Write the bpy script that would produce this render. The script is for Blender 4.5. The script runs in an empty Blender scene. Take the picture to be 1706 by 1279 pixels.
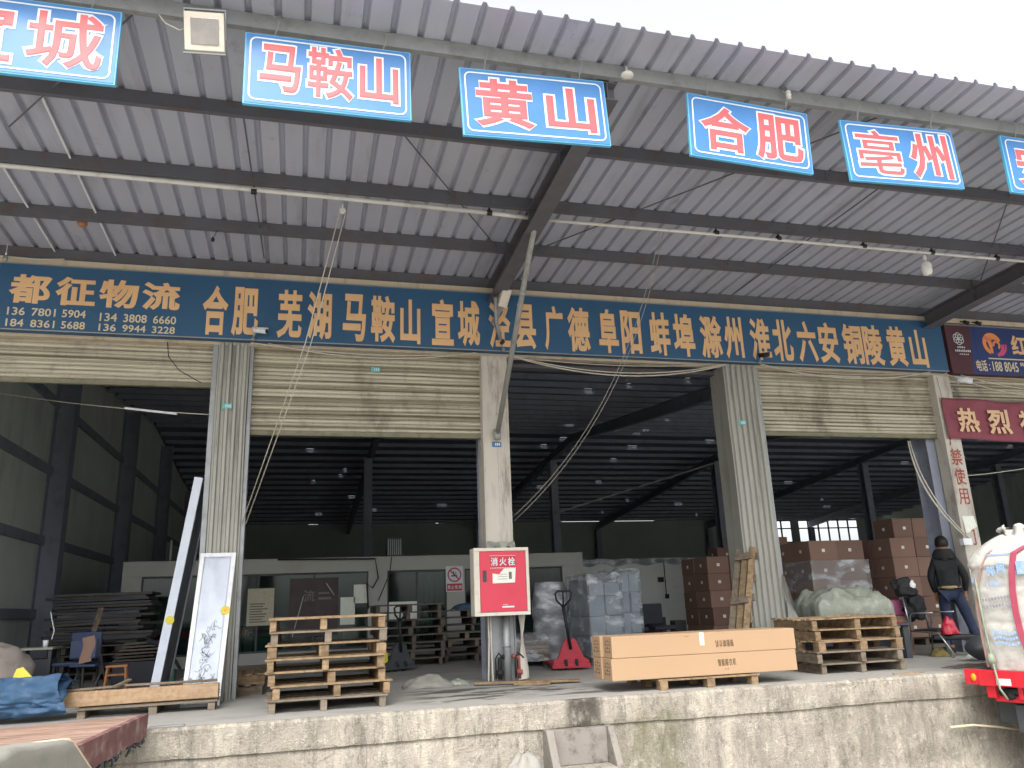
import bpy, bmesh, math, random
from mathutils import Vector, Matrix, noise
random.seed(7)
scene = bpy.context.scene
COL = scene.collection

# ---------------------------------------------------------------- camera
cam_d = bpy.data.cameras.new("camera")
cam_d.sensor_fit = 'HORIZONTAL'
cam_d.sensor_width = 36.0
cam_d.lens = 27.8715
cam_d.clip_start = 0.05
cam_d.clip_end = 2000
cam = bpy.data.objects.new("camera", cam_d)
COL.objects.link(cam)
_r = (0.967262, -0.251079, -0.036937)
_u = (-0.033228, -0.269591, 0.962401)
_b = (-0.251596, -0.929667, -0.269108)
cam.matrix_world = Matrix(((_r[0], _u[0], _b[0], 0.0),
                           (_r[1], _u[1], _b[1], -10.5),
                           (_r[2], _u[2], _b[2], 0.9513),
                           (0, 0, 0, 1)))
scene.camera = cam

# ---------------------------------------------------------------- light: bright overcast sky, weak soft sun from behind the camera
SUN_EL, SUN_AZ = math.radians(52), math.radians(200)   # azimuth: compass angle the light comes from (0 = +Y)
world = bpy.data.worlds.new("World")
scene.world = world
world.use_nodes = True
wn, wl = world.node_tree.nodes, world.node_tree.links
wn.clear()
w_out = wn.new('ShaderNodeOutputWorld')
w_bg = wn.new('ShaderNodeBackground')
w_hsv = wn.new('ShaderNodeHueSaturation')
w_sky = wn.new('ShaderNodeTexSky')
w_sky.sky_type = 'NISHITA'
w_sky.sun_disc = False
w_sky.sun_elevation = SUN_EL
w_sky.sun_rotation = SUN_AZ
w_sky.dust_density = 4.0
w_sky.air_density = 1.0
w_hsv.inputs['Saturation'].default_value = 0.10
w_bg.inputs['Strength'].default_value = 0.15
wl.new(w_sky.outputs[0], w_hsv.inputs['Color'])
wl.new(w_hsv.outputs[0], w_bg.inputs['Color'])
wl.new(w_bg.outputs[0], w_out.inputs['Surface'])

sun_d = bpy.data.lights.new("sun", 'SUN')
sun_d.energy = 1.0
sun_d.angle = math.radians(35)
sun_d.color = (1.0, 0.97, 0.92)
sun = bpy.data.objects.new("sun", sun_d)
COL.objects.link(sun)
_sd = Vector((math.sin(SUN_AZ) * math.cos(SUN_EL), math.cos(SUN_AZ) * math.cos(SUN_EL), math.sin(SUN_EL)))
sun.rotation_euler = _sd.to_track_quat('Z', 'Y').to_euler()

vs = scene.view_settings
vs.view_transform = 'Standard'
vs.look = 'None'
vs.gamma = 1.0
vs.exposure = 1.55
vs.use_curve_mapping = False
scene.cycles.max_bounces = 12
scene.cycles.transparent_max_bounces = 16
scene.cycles.use_denoising = True

# ---------------------------------------------------------------- materials
def srgb(h):
    h = h.lstrip('#')
    o = []
    for i in (0, 2, 4):
        c = int(h[i:i + 2], 16) / 255
        o.append(c / 12.92 if c <= 0.04045 else ((c + 0.055) / 1.055) ** 2.4)
    return tuple(o) + (1.0,)

class NT:
    def __init__(self, name):
        self.m = bpy.data.materials.new(name)
        self.m.use_nodes = True
        self.n = self.m.node_tree.nodes
        self.l = self.m.node_tree.links
        self.n.clear()
        self.out = self.n.new('ShaderNodeOutputMaterial')
        self.b = self.n.new('ShaderNodeBsdfPrincipled')
        self.l.new(self.b.outputs[0], self.out.inputs[0])
        self.tc = self.n.new('ShaderNodeTexCoord')
        self.geo = None
    def link(self, a, b):
        self.l.new(a, b)
    def coord(self, scale=(1, 1, 1), kind='Object', loc=(0, 0, 0)):
        mp = self.n.new('ShaderNodeMapping')
        mp.inputs['Scale'].default_value = scale
        mp.inputs['Location'].default_value = loc
        self.l.new(self.tc.outputs[kind], mp.inputs[0])
        return mp.outputs[0]
    def noise(self, scale, detail=4, rough=.55, stretch=(1, 1, 1), loc=(0, 0, 0), kind='Object', dist=0.0):
        t = self.n.new('ShaderNodeTexNoise')
        t.inputs['Scale'].default_value = scale
        t.inputs['Detail'].default_value = detail
        t.inputs['Roughness'].default_value = rough
        t.inputs['Distortion'].default_value = dist
        self.l.new(self.coord(stretch, kind, loc), t.inputs['Vector'])
        return t.outputs['Fac']
    def ramp(self, fac, p0, p1, v0=0.0, v1=1.0):
        r = self.n.new('ShaderNodeMapRange')
        r.interpolation_type = 'SMOOTHSTEP'
        r.inputs['From Min'].default_value = p0
        r.inputs['From Max'].default_value = p1
        r.inputs['To Min'].default_value = v0
        r.inputs['To Max'].default_value = v1
        self.l.new(fac, r.inputs['Value'])
        return r.outputs[0]
    def math(self, op, a, b=None):
        m = self.n.new('ShaderNodeMath')
        m.operation = op
        for i, x in enumerate((a, b)):
            if x is None: continue
            if isinstance(x, (int, float)): m.inputs[i].default_value = x
            else: self.l.new(x, m.inputs[i])
        return m.outputs[0]
    def mix(self, fac, a, b, mode='MIX'):
        m = self.n.new('ShaderNodeMix')
        m.data_type = 'RGBA'
        m.blend_type = mode
        for i, x in ((0, fac), (6, a), (7, b)):
            if isinstance(x, (int, float)): m.inputs[i].default_value = x
            elif isinstance(x, tuple): m.inputs[i].default_value = x
            else: self.l.new(x, m.inputs[i])
        return m.outputs[2]
    def island(self):
        if not self.geo:
            self.geo = self.n.new('ShaderNodeNewGeometry')
        return self.geo.outputs['Random Per Island']
    def objrand(self):
        o = self.n.new('ShaderNodeObjectInfo')
        return o.outputs['Random']
    def xyz(self, kind='Object'):
        s = self.n.new('ShaderNodeSeparateXYZ')
        self.l.new(self.tc.outputs[kind], s.inputs[0])
        return s.outputs
    def value(self, col, fac, lo, hi):
        h = self.n.new('ShaderNodeHueSaturation')
        self.l.new(self.ramp(fac, 0, 1, lo, hi), h.inputs['Value'])
        if isinstance(col, tuple): h.inputs['Color'].default_value = col
        else: self.l.new(col, h.inputs['Color'])
        return h.outputs[0]
    def bump(self, h, strength=.3, dist=.01):
        b = self.n.new('ShaderNodeBump')
        b.inputs['Strength'].default_value = strength
        b.inputs['Distance'].default_value = dist
        self.l.new(h, b.inputs['Height'])
        self.l.new(b.outputs[0], self.b.inputs['Normal'])
    def finish(self, col, rough=.7, metal=0.0, spec=.4):
        if isinstance(col, tuple): self.b.inputs['Base Color'].default_value = col
        else: self.l.new(col, self.b.inputs['Base Color'])
        if isinstance(rough, (int, float)): self.b.inputs['Roughness'].default_value = rough
        else: self.l.new(rough, self.b.inputs['Roughness'])
        self.b.inputs['Metallic'].default_value = metal
        self.b.inputs['Specular IOR Level'].default_value = spec
        return self.m

def dirty(name, col, dirt=None, amount=.5, scale=3.0, rough=.7, metal=0.0, var=.12, bump=0.0, bscale=30, stretch=(1, 1, 1), island=0.0, spec=.4):
    t = NT(name)
    c = srgb(col) if isinstance(col, str) else col
    o = t.value(c, t.noise(scale, 5), 1 - var, 1 + var)
    if island:
        o = t.value(o, t.island(), 1 - island, 1 + island)
    if dirt:
        f = t.ramp(t.noise(scale * 1.7, 7, .65, stretch, (3, 1, 5)), .48, .72, 0, amount)
        o = t.mix(f, o, srgb(dirt))
    if bump:
        t.bump(t.noise(bscale, 5, .6), bump, .01)
    return t.finish(o, t.ramp(t.noise(scale * 2, 3, .5, (1, 1, 1), (9, 4, 2)), .2, .8, rough - .08, min(1, rough + .1)), metal, spec)

def wood(name, col, dark, var=.3, grey=0.0, fine=60):
    t = NT(name)
    g1 = t.noise(2.2, 6, .6, (1.2, 9, 9))
    g2 = t.noise(2.2, 6, .6, (9, 1.2, 9))
    isl = t.island()
    # grain runs along either axis: one of the two stretches per board
    g = t.math('ADD', t.math('MULTIPLY', g1, .5), t.math('MULTIPLY', g2, .5))
    o = t.mix(t.ramp(g, .38, .64), srgb(col), srgb(dark))
    o = t.value(o, isl, 1 - var, 1 + var * .6)
    o = t.value(o, t.objrand(), .82, 1.1)
    st = t.ramp(t.noise(5, 6, .7, (1, 1, 1), (4, 8, 1)), .55, .75, 0, .55)
    o = t.mix(st, o, srgb('#5b4a38'))
    if grey:
        o = t.mix(t.ramp(t.noise(1.3, 3), .3, .7, 0, grey), o, srgb('#857c70'))
    t.bump(t.noise(fine, 4, .6, (1, 1, 1)), .25, .004)
    return t.finish(o, .8, 0, .25)

MT = {}
MT['sheet'] = None
def make_materials():
    D = MT
    # canopy deck: pale blue-grey painted steel, faint dirt streaks along the slope
    t = NT('canopy_sheet_paint')
    o = t.value(srgb('#a4a8b6'), t.noise(1.2, 5, .6, (1, .25, 1)), .86, 1.1)
    o = t.mix(t.ramp(t.noise(2.0, 6, .65, (2.2, .3, 1), (4, 2, 0)), .52, .75, 0, .4), o, srgb('#737276'))
    o = t.mix(t.ramp(t.noise(.6, 4, .6, (1, 1, 1), (1, 7, 0)), .5, .72, 0, .3), o, srgb('#8f8f92'))
    o = t.mix(t.ramp(t.noise(3.2, 7, .7, (1, .6, 1), (8, 1, 0)), .58, .74, 0, .45), o, srgb('#63605f'))
    D['sheet'] = t.finish(o, .5, .1, .45)
    D['steel_dark'] = dirty('dark_steel_paint', '#585960', '#5e4d46', .75, 3, .6, .1, .14)
    D['steel_int'] = dirty('interior_steel', '#8c919f', '#6a6c76', .5, 2, .6, .1, .12)
    D['int_roof'] = dirty('interior_roof_sheet', '#6f7484', '#5d606c', .4, .6, .7, 0, .15)
    D['int_wall'] = dirty('interior_wall_sheet', '#d2dad3', '#aab1ab', .6, .7, .7, 0, .14, .1, 12, (1, 1, .3))
    D['back_wall'] = dirty('back_wall_paint', '#a3aca8', '#8b938f', .5, .4, .8, 0, .1)
    D['white_wall'] = dirty('white_lower_wall', '#d2d5d3', '#adada8', .5, .8, .8, 0, .08)
    D['beige_wall'] = dirty('beige_fascia', '#b9ad99', '#8d8071', .5, 1.5, .7, 0, .08, 0, 30, (3, 1, .4))
    # roller shutter: cream paint with soot lying in horizontal bands and drips
    t = NT('shutter_paint')
    o = t.value(srgb('#bdb8a6'), t.noise(.9, 5), .84, 1.06)
    o = t.mix(t.ramp(t.noise(1.3, 8, .7, (.05, .05, 13), (2, 0, 4)), .47, .60, 0, .85), o, srgb('#6a614f'))
    o = t.mix(t.ramp(t.noise(1.3, 4, .6, (.35, .3, 22), (5, 2, 1)), .52, .62, 0, .6), o, srgb('#8a8270'))
    o = t.mix(t.ramp(t.noise(1.0, 8, .7, (1.6, .3, .9), (7, 0, 1)), .46, .72, 0, .75), o, srgb('#57524a'))
    o = t.mix(t.ramp(t.noise(22, 4, .7, (1, 1, .5)), .6, .74, 0, .6), o, srgb('#4c463c'))
    D['shutter'] = t.finish(o, .6, .1, .35)
    D['bar'] = dirty('olive_shutter_bar', '#77745f', '#4f4c42', .6, 4, .6)
    # corrugated cladding of the pillars
    t = NT('corrugated_metal')
    o = t.value(srgb('#9a9a92'), t.noise(2, 5, .6, (2, 2, .3)), .82, 1.12)
    o = t.mix(t.ramp(t.noise(1.7, 7, .7, (5, 5, .35), (1, 3, 0)), .5, .7, 0, .65), o, srgb('#5f5f58'))
    o = t.mix(t.ramp(t.noise(6, 6, .7, (1, 1, .4), (5, 3, 2)), .6, .76, 0, .5), o, srgb('#6d5b48'))
    D['corr'] = t.finish(o, .55, .25, .4)
    t = NT('beige_pillar_paint')
    o = t.value(srgb('#b9b4aa'), t.noise(1.4, 5, .6, (1, 1, .4)), .82, 1.08)
    o = t.mix(t.ramp(t.noise(2.2, 8, .7, (3, 1, .5), (2, 3, 0)), .5, .68, 0, .7), o, srgb('#776e63'))
    o = t.mix(t.ramp(t.noise(9, 7, .75, (1, 1, .7), (3, 8, 0)), .60, .70, 0, .8), o, srgb('#5e4c40'))
    D['pillar'] = t.finish(o, .6, 0, .35)
    D['galv'] = dirty('galvanised_steel', '#8f9294', '#6f6c68', .5, 4, .5, .4, .12)
    D['pipe_white'] = dirty('white_plastic_pipe', '#c9c8c5', '#8e8a82', .5, 3, .4, 0, .05)
    D['pipe_grey'] = dirty('grey_plastic_pipe', '#8d8f8d', '#5d5a54', .6, 4, .5, 0, .08)
    D['black'] = dirty('black_plastic', '#1d1e20', '#3a3836', .3, 5, .5, 0, .1)
    D['cable_white'] = dirty('white_cable_sheath', '#b9b4a8', '#77706a', .4, 6, .6, 0, .05)
    D['cable_black'] = dirty('black_cable_sheath', '#26262a', None, 0, 6, .6)
    D['rope'] = dirty('grey_rope', '#8f8d88', '#5f5b55', .4, 20, .9)
    D['white'] = dirty('white_paint', '#d6d8dc', '#9ea0a5', .4, 4, .5, 0, .04)
    D['lilac_film'] = dirty('white_protective_film', '#b9c0cc', '#9fa8b8', .5, 3, .35, 0, .05)
    # signs
    D['sign_blue'] = dirty('sign_blue_face', '#386fa9', '#4a83bb', .35, 1.2, .35, 0, .05)
    D['sign_edge'] = dirty('sign_cyan_edge', '#58a5cc', '#4786a6', .4, 3, .35, 0, .05)
    D['sign_white'] = dirty('sign_white', '#c6ced6', None, 0, 2, .4, 0, .03)
    D['sign_red'] = dirty('sign_red', '#cb5357', '#cb6265', .3, 2, .4, 0, .05)
    D['board_blue'] = dirty('board_blue_cloth', '#2d5476', '#274867', .6, .5, .5, 0, .09)
    D['board_orange'] = dirty('board_orange_letters', '#d8b082', '#c89c72', .5, 1.5, .5, 0, .08)
    D['board_cream'] = dirty('board_cream_digits', '#cdbfa0', None, 0, 3, .5)
    D['maroon'] = dirty('maroon_banner', '#4a2b33', '#5a3038', .5, 1.5, .6)
    D['navy'] = dirty('navy_banner', '#27386a', '#3a2c52', .4, .9, .5)
    D['logo_orange'] = dirty('logo_orange', '#d98a4a', '#c4486a', .9, 5, .5)
    D['logo_pink'] = dirty('logo_pink', '#c05078', None, 0, 3, .5)
    D['banner_red'] = dirty('red_cloth_banner', '#80424e', '#6c3842', .6, 2.5, .75, 0, .1)
    D['banner_yellow'] = dirty('banner_pale_letters', '#cfae8c', None, 0, 3, .7)
    D['red_ink'] = dirty('faded_red_paint', '#8c4038', '#b09a88', .8, 9, .7)
    D['fire_red'] = dirty('fire_cabinet_red', '#c63a4e', '#b8344a', .5, 2, .4, 0, .05)
    D['cream_metal'] = dirty('cream_cabinet_frame', '#c8c1b4', '#9f968a', .4, 4, .5, 0, .05)
    D['paper'] = dirty('paper', '#d8dcd2', '#b8bfb2', .5, 12, .8, 0, .04)
    D['sticker_blue'] = dirty('blue_number_plate', '#3f6aa0', None, 0, 9, .5)
    D['sticker_teal'] = dirty('teal_number_plate', '#5ea6a8', None, 0, 9, .5)
    # wood, card
    D['wood'] = wood('pale_pallet_wood', '#a48c6e', '#79644c', .36)
    D['wood_dull'] = wood('weathered_pallet_wood', '#8b7d6c', '#5f5446', .36, .5)
    D['wood_dark'] = wood('dark_pallet_wood', '#5d5650', '#403b37', .3, .3)
    D['plank'] = wood('long_timber', '#c9a987', '#a98a68', .2, 0.25, 40)
    t = NT('truck_deck_wood')
    o = t.mix(t.ramp(t.noise(1.4, 7, .65, (1.2, 16, 1)), .36, .66), srgb('#a2887a'), srgb('#765e50'))
    o = t.value(o, t.island(), .88, 1.08)
    o = t.mix(t.ramp(t.noise(3, 6, .7), .55, .75, 0, .4), o, srgb('#776052'))
    t.bump(t.noise(6, 6, .7, (1, 14, 1)), .4, .006)
    D['truck_deck'] = t.finish(o, .8, 0, .25)
    D['maroon_steel'] = dirty('chipped_maroon_paint', '#6e4a4c', '#9a8880', .9, 4, .65, .1, .14, .2, 20)
    t = NT('kraft_cardboard')
    o = t.value(srgb('#a2866a'), t.noise(1.2, 4), .93, 1.05)
    o = t.mix(t.ramp(t.noise(5, 6, .7, (1, 1, 3)), .6, .8, 0, .25), o, srgb('#96714a'))
    D['kraft'] = t.finish(o, .75, 0, .3)
    t = NT('brown_carton')
    o = t.value(srgb('#80665a'), t.objrand(), .8, 1.12)
    o = t.value(o, t.noise(2, 4), .88, 1.08)
    D['carton'] = t.finish(o, .75, 0, .3)
    D['carton_red'] = dirty('reddish_carton', '#7a4a46', '#5d3a38', .4, 3, .75)
    D['tape'] = dirty('clear_tape', '#d6cdb4', None, 0, 20, .25)
    D['ink_dark'] = dirty('dark_damp_stain', '#3f3936', '#5a524c', .8, 14, .9)
    D['ink'] = dirty('black_ink', '#5a4632', '#7a6244', .6, 60, .8)
    # cloths
    D['tarp_blue'] = dirty('blue_tarpaulin', '#35526f', '#687a8e', .6, 3.5, .75, 0, .2, .6, 16)
    D['tarp_dark'] = dirty('dark_blue_tarpaulin', '#27415c', '#3a5670', .5, 4, .55, 0, .15)
    D['tarp_grey'] = dirty('grey_tarpaulin', '#8a8880', '#73746a', .6, 3, .7, 0, .12, .3, 25)
    D['tarp_green'] = dirty('grey_green_tarpaulin', '#8d9386', '#b9baae', .7, 4.5, .4, 0, .2, .6, 14)
    D['sack_grey'] = dirty('grey_sack', '#8f877f', '#6a625c', .6, 5, .85, 0, .16, .35, 26)
    D['yellow'] = dirty('yellow_sheet', '#c4b93c', '#a3962e', .5, 4, .55)
    D['hem'] = dirty('pale_hem', '#c3b49c', None, 0, 6, .7)
    D['fibc'] = dirty('white_woven_bag', '#bdbbb5', '#98948c', .7, 3.5, .9, 0, .08, .9, 9)
    D['fibc_blue'] = dirty('pale_blue_print', '#8fb0da', '#c9cdd0', .8, 16, .7)
    D['fibc_grey'] = dirty('grey_print', '#8b8790', '#c5c3c0', .7, 14, .7)
    D['strap_red'] = dirty('red_strap', '#a84a5e', '#8e3a4c', .5, 9, .7)
    D['strap_green'] = dirty('green_tie_strap', '#838a78', '#5e6a55', .5, 9, .7)
    D['truck_red'] = dirty('red_truck_paint', '#c62230', '#8f2a30', .45, 4, .4, 0, .06)
    D['orange'] = dirty('orange_reflector', '#e0961a', None, 0, 9, .3)
    D['jack_red'] = dirty('red_jack_paint', '#a82c3c', '#7a2a34', .5, 5, .45, 0, .08)
    D['dark_grey'] = dirty('dark_grey_steel', '#3d4145', '#55534f', .5, 3, .55, .1, .12)
    D['rubber'] = dirty('black_rubber', '#202122', '#45423e', .4, 8, .8)
    D['blue_seat'] = dirty('navy_seat', '#2f3a55', None, 0, 5, .6)
    D['stool_wood'] = dirty('red_brown_stool_wood', '#9a6a44', '#6c4630', .5, 8, .5)
    D['green_plastic'] = dirty('green_plastic', '#2f5a4c', None, 0, 4, .5)
    D['brush'] = dirty('olive_fibre', '#6e6238', '#463f28', .7, 9, .9, 0, .25, .5, 30)
    D['strap_old'] = dirty('faded_pink_strap', '#a08078', '#8a6a66', .6, 9, .8)
    D['bag_red'] = dirty('red_plastic_bag', '#ac2c3e', '#741f2c', .5, 6, .4, 0, .12)
    D['bag_pink'] = dirty('pink_pack', '#a0587a', '#7c4662', .5, 8, .5)
    D['chrome'] = dirty('chrome_tube', '#9a9da0', None, 0, 6, .3, .8)
    # people
    D['valve_red'] = dirty('dull_red_valve', '#8a4a44', '#6d5a50', .7, 9, .6)
    D['skin'] = dirty('skin', '#a87a5c', None, 0, 6, .6)
    D['hair'] = dirty('black_hair', '#15120f', None, 0, 40, .6)
    D['jacket'] = dirty('black_jacket', '#17191d', '#24262b', .5, 8, .8, 0, .2, .3, 20)
    D['jeans'] = dirty('blue_jeans', '#232b42', '#323d58', .5, 7, .85, 0, .15, .3, 30)
    D['belt'] = dirty('tan_belt', '#8d7a58', None, 0, 5, .6)
    # concrete of the dock
    t = NT('dock_concrete')
    x, y, z = t.xyz()
    o = t.value(srgb('#9d968a'), t.noise(1.1, 8, .65), .78, 1.14)
    o = t.mix(t.ramp(t.noise(2.2, 9, .75, (2.2, 1, .55), (3, 1, 0)), .46, .66, 0, .7), o, srgb('#746f68'))
    o = t.mix(t.ramp(t.noise(1.5, 8, .7, (2.6, 1, .4), (8, 1, 2)), .50, .64, 0, .5), o, srgb('#bdb6a6'))
    o = t.mix(t.ramp(t.noise(3.5, 8, .75, (2.8, 1, .4), (5, 4, 9)), .53, .66, 0, .5), o, srgb('#57534c'))
    o = t.mix(t.ramp(t.noise(13, 8, .8, (1, 1, .5)), .52, .64, 0, .6), o, srgb('#615d57'))
    o = t.mix(t.ramp(t.noise(5.5, 8, .8, (1, 1, .8), (6, 6, 1)), .54, .62, 0, .55), o, srgb('#b9b4a8'))
    o = t.mix(t.ramp(t.noise(26, 6, .8, (1, 1, .35), (1, 6, 7)), .58, .68, 0, .55), o, srgb('#514c44'))
    o = t.mix(t.ramp(t.noise(34, 5, .75, (1, 1, .6), (2, 2, 2)), .57, .66, 0, .6), o, srgb('#c0bbb0'))
    # a dark damp patch under the kerb and a mossy run to the right of the step
    def patch(x0, x1, zc, zr, soft):
        a = t.ramp(x, x0 - soft, x0 + soft)
        b = t.ramp(x, x1 - soft, x1 + soft, 1, 0)
        c = t.ramp(t.math('ABSOLUTE', t.math('SUBTRACT', z, zc)), zr * .6, zr, 1, 0)
        return t.math('MULTIPLY', t.math('MULTIPLY', a, b), c)
    nz = t.ramp(t.noise(7, 7, .7, (1, 1, .6)), .3, .62)
    o = t.mix(t.math('MULTIPLY', t.math('MULTIPLY', patch(2.70, 3.06, -.15, .25, .07), t.ramp(t.noise(8, 8, .75, (1, 1, .6)), .28, .56)), .92), o, srgb('#45413c'))
    o = t.mix(t.math('MULTIPLY', t.math('MULTIPLY', patch(3.30, 4.0, -.6, .55, .18), nz), .6), o, srgb('#5b5a3c'))
    o = t.mix(t.math('MULTIPLY', t.math('MULTIPLY', patch(5.6, 9.5, -.55, .5, .5), nz), .45), o, srgb('#58554c'))
    vor = t.n.new('ShaderNodeTexVoronoi')
    vor.feature = 'DISTANCE_TO_EDGE'
    vor.inputs['Scale'].default_value = .9
    dn = t.n.new('ShaderNodeMixRGB')
    dn.blend_type = 'ADD'
    dn.inputs[0].default_value = .35
    nn = t.n.new('ShaderNodeTexNoise')
    nn.inputs['Scale'].default_value = 3
    nn.inputs['Detail'].default_value = 6
    t.link(t.coord(), nn.inputs['Vector'])
    t.link(t.coord(), dn.inputs[1])
    t.link(nn.outputs['Color'], dn.inputs[2])
    t.link(dn.outputs[0], vor.inputs['Vector'])
    o = t.mix(t.math('MULTIPLY', t.ramp(vor.outputs['Distance'], 0.0, .010, .5, 0), t.ramp(t.noise(.7, 3, .5, (1, 1, 1), (2, 6, 3)), .5, .62)), o, srgb('#4d473e'))
    bh = t.math('ADD', t.noise(9, 8, .7), t.math('MULTIPLY', t.noise(55, 5, .6), .5))
    t.bump(bh, 1.0, .03)
    D['concrete'] = t.finish(o, .9, 0, .2)
    t = NT('dock_floor_concrete')
    o = t.value(srgb('#9b9994'), t.noise(.8, 7, .6), .82, 1.12)
    o = t.mix(t.ramp(t.noise(.9, 8, .7, (1, 2.2, 1), (3, 1, 0)), .5, .7, 0, .5), o, srgb('#6a6762'))
    o = t.mix(t.ramp(t.noise(14, 6, .75), .58, .74, 0, .4), o, srgb('#58544e'))
    wet = t.ramp(t.noise(1.6, 5, .6, (.8, 2.6, 1), (6.3, 2.1, 0)), .50, .54)
    x, y, z = t.xyz()
    near = t.math('MULTIPLY', t.ramp(y, -1.9, -1.6), t.ramp(y, -.5, -.2, 1, 0))
    near = t.math('MULTIPLY', near, t.math('MULTIPLY', t.ramp(x, 1.0, 1.6), t.ramp(x, 3.2, 3.6, 1, 0)))
    o = t.mix(t.math('MULTIPLY', t.math('MULTIPLY', wet, near), .8), o, srgb('#33312e'))
    t.bump(t.noise(30, 6, .6), .25, .006)
    D['floor'] = t.finish(o, .75, 0, .3)
    t = NT('yard_concrete')
    o = t.value(srgb('#a7a39a'), t.noise(.3, 8, .6), .8, 1.1)
    o = t.mix(t.ramp(t.noise(6, 7, .7), .5, .75, 0, .4), o, srgb('#77736a'))
    t.bump(t.noise(20, 6, .6), .3, .01)
    D['yard'] = t.finish(o, .85, 0, .25)
    D['step'] = dirty('stained_step_concrete', '#7d7770', '#4c4442', .8, 5, .85, 0, .14, .5, 16)
    # office
    D['office'] = dirty('office_partition', '#a3a49e', '#93928a', .5, 1, .6, 0, .06)
    D['curtain'] = dirty('grey_curtain', '#6b7470', '#58615e', .5, 3, .8)
    D['poster_dark'] = dirty('dark_red_poster', '#3a2a2d', '#2d2224', .6, 3, .5)
    D['poster_cream'] = dirty('printed_notice', '#b3ad98', '#8e8a7a', .6, 14, .6)
    D['poster_ink'] = dirty('poster_print', '#6c6464', None, 0, 10, .6)
    D['red'] = dirty('plain_red', '#b32f38', None, 0, 6, .5)
    t = NT('green_tinted_glass')
    t.n.remove(t.b)
    tr = t.n.new('ShaderNodeBsdfTransparent'); tr.inputs[0].default_value = (.55, .68, .66, 1)
    gl = t.n.new('ShaderNodeBsdfGlossy'); gl.inputs['Roughness'].default_value = .08
    fr = t.n.new('ShaderNodeFresnel'); fr.inputs[0].default_value = 1.4
    mx = t.n.new('ShaderNodeMixShader')
    t.link(fr.outputs[0], mx.inputs[0]); t.link(tr.outputs[0], mx.inputs[1]); t.link(gl.outputs[0], mx.inputs[2])
    t.link(mx.outputs[0], t.out.inputs[0])
    D['glass'] = t.m
    t = NT('clear_window_glass')
    t.n.remove(t.b)
    tr = t.n.new('ShaderNodeBsdfTransparent'); tr.inputs[0].default_value = (.94, .96, .96, 1)
    t.link(tr.outputs[0], t.out.inputs[0])
    D['clear'] = t.m
    def wrap(name, col, alpha, rough=.22):
        t = NT(name)
        f = t.ramp(t.noise(2.6, 5, .55, (1, 1, 2.0)), .42, .72)
        o = t.mix(f, srgb(col), srgb('#d8dde2'))
        t.bump(t.noise(6, 4, .6, (1, 1, 2.2), (1, 1, 1), 'Object', .8), .45, .03)
        t.finish(o, rough, 0, .6)
        t.link(t.ramp(f, 0, 1, alpha, min(1, alpha + .3)), t.b.inputs['Alpha'])
        return t.m
    D['wrap'] = wrap('clear_stretch_wrap', '#8f98a2', .30, .16)
    D['wrap_thin'] = wrap('thin_stretch_wrap', '#b8b8b8', .16)
    D['wrap_grey'] = wrap('grey_plastic_sheet', '#85878c', .8, .35)
    D['goods_grey'] = dirty('grey_goods', '#7d8790', '#5f6a74', .6, 2.5, .6, 0, .2)
    D['goods_dark'] = dirty('dark_goods', '#3b3d46', '#2c2e36', .6, 2.5, .6, 0, .2)
    def emit(name, col, s):
        t = NT(name)
        t.b.inputs['Emission Color'].default_value = srgb(col)
        t.b.inputs['Emission Strength'].default_value = s
        return t.finish(srgb(col), .5)
    D['lamp_on'] = emit('lit_downlight', '#e8f0ff', 1.2)
    D['bulb'] = dirty('white_lamp_glass', '#d9d9d6', None, 0, 4, .25)
    D['lens'] = dirty('lamp_lens_glass', '#8f8c8a', '#a5a29e', .5, 6, .2, .3)
make_materials()

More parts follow.
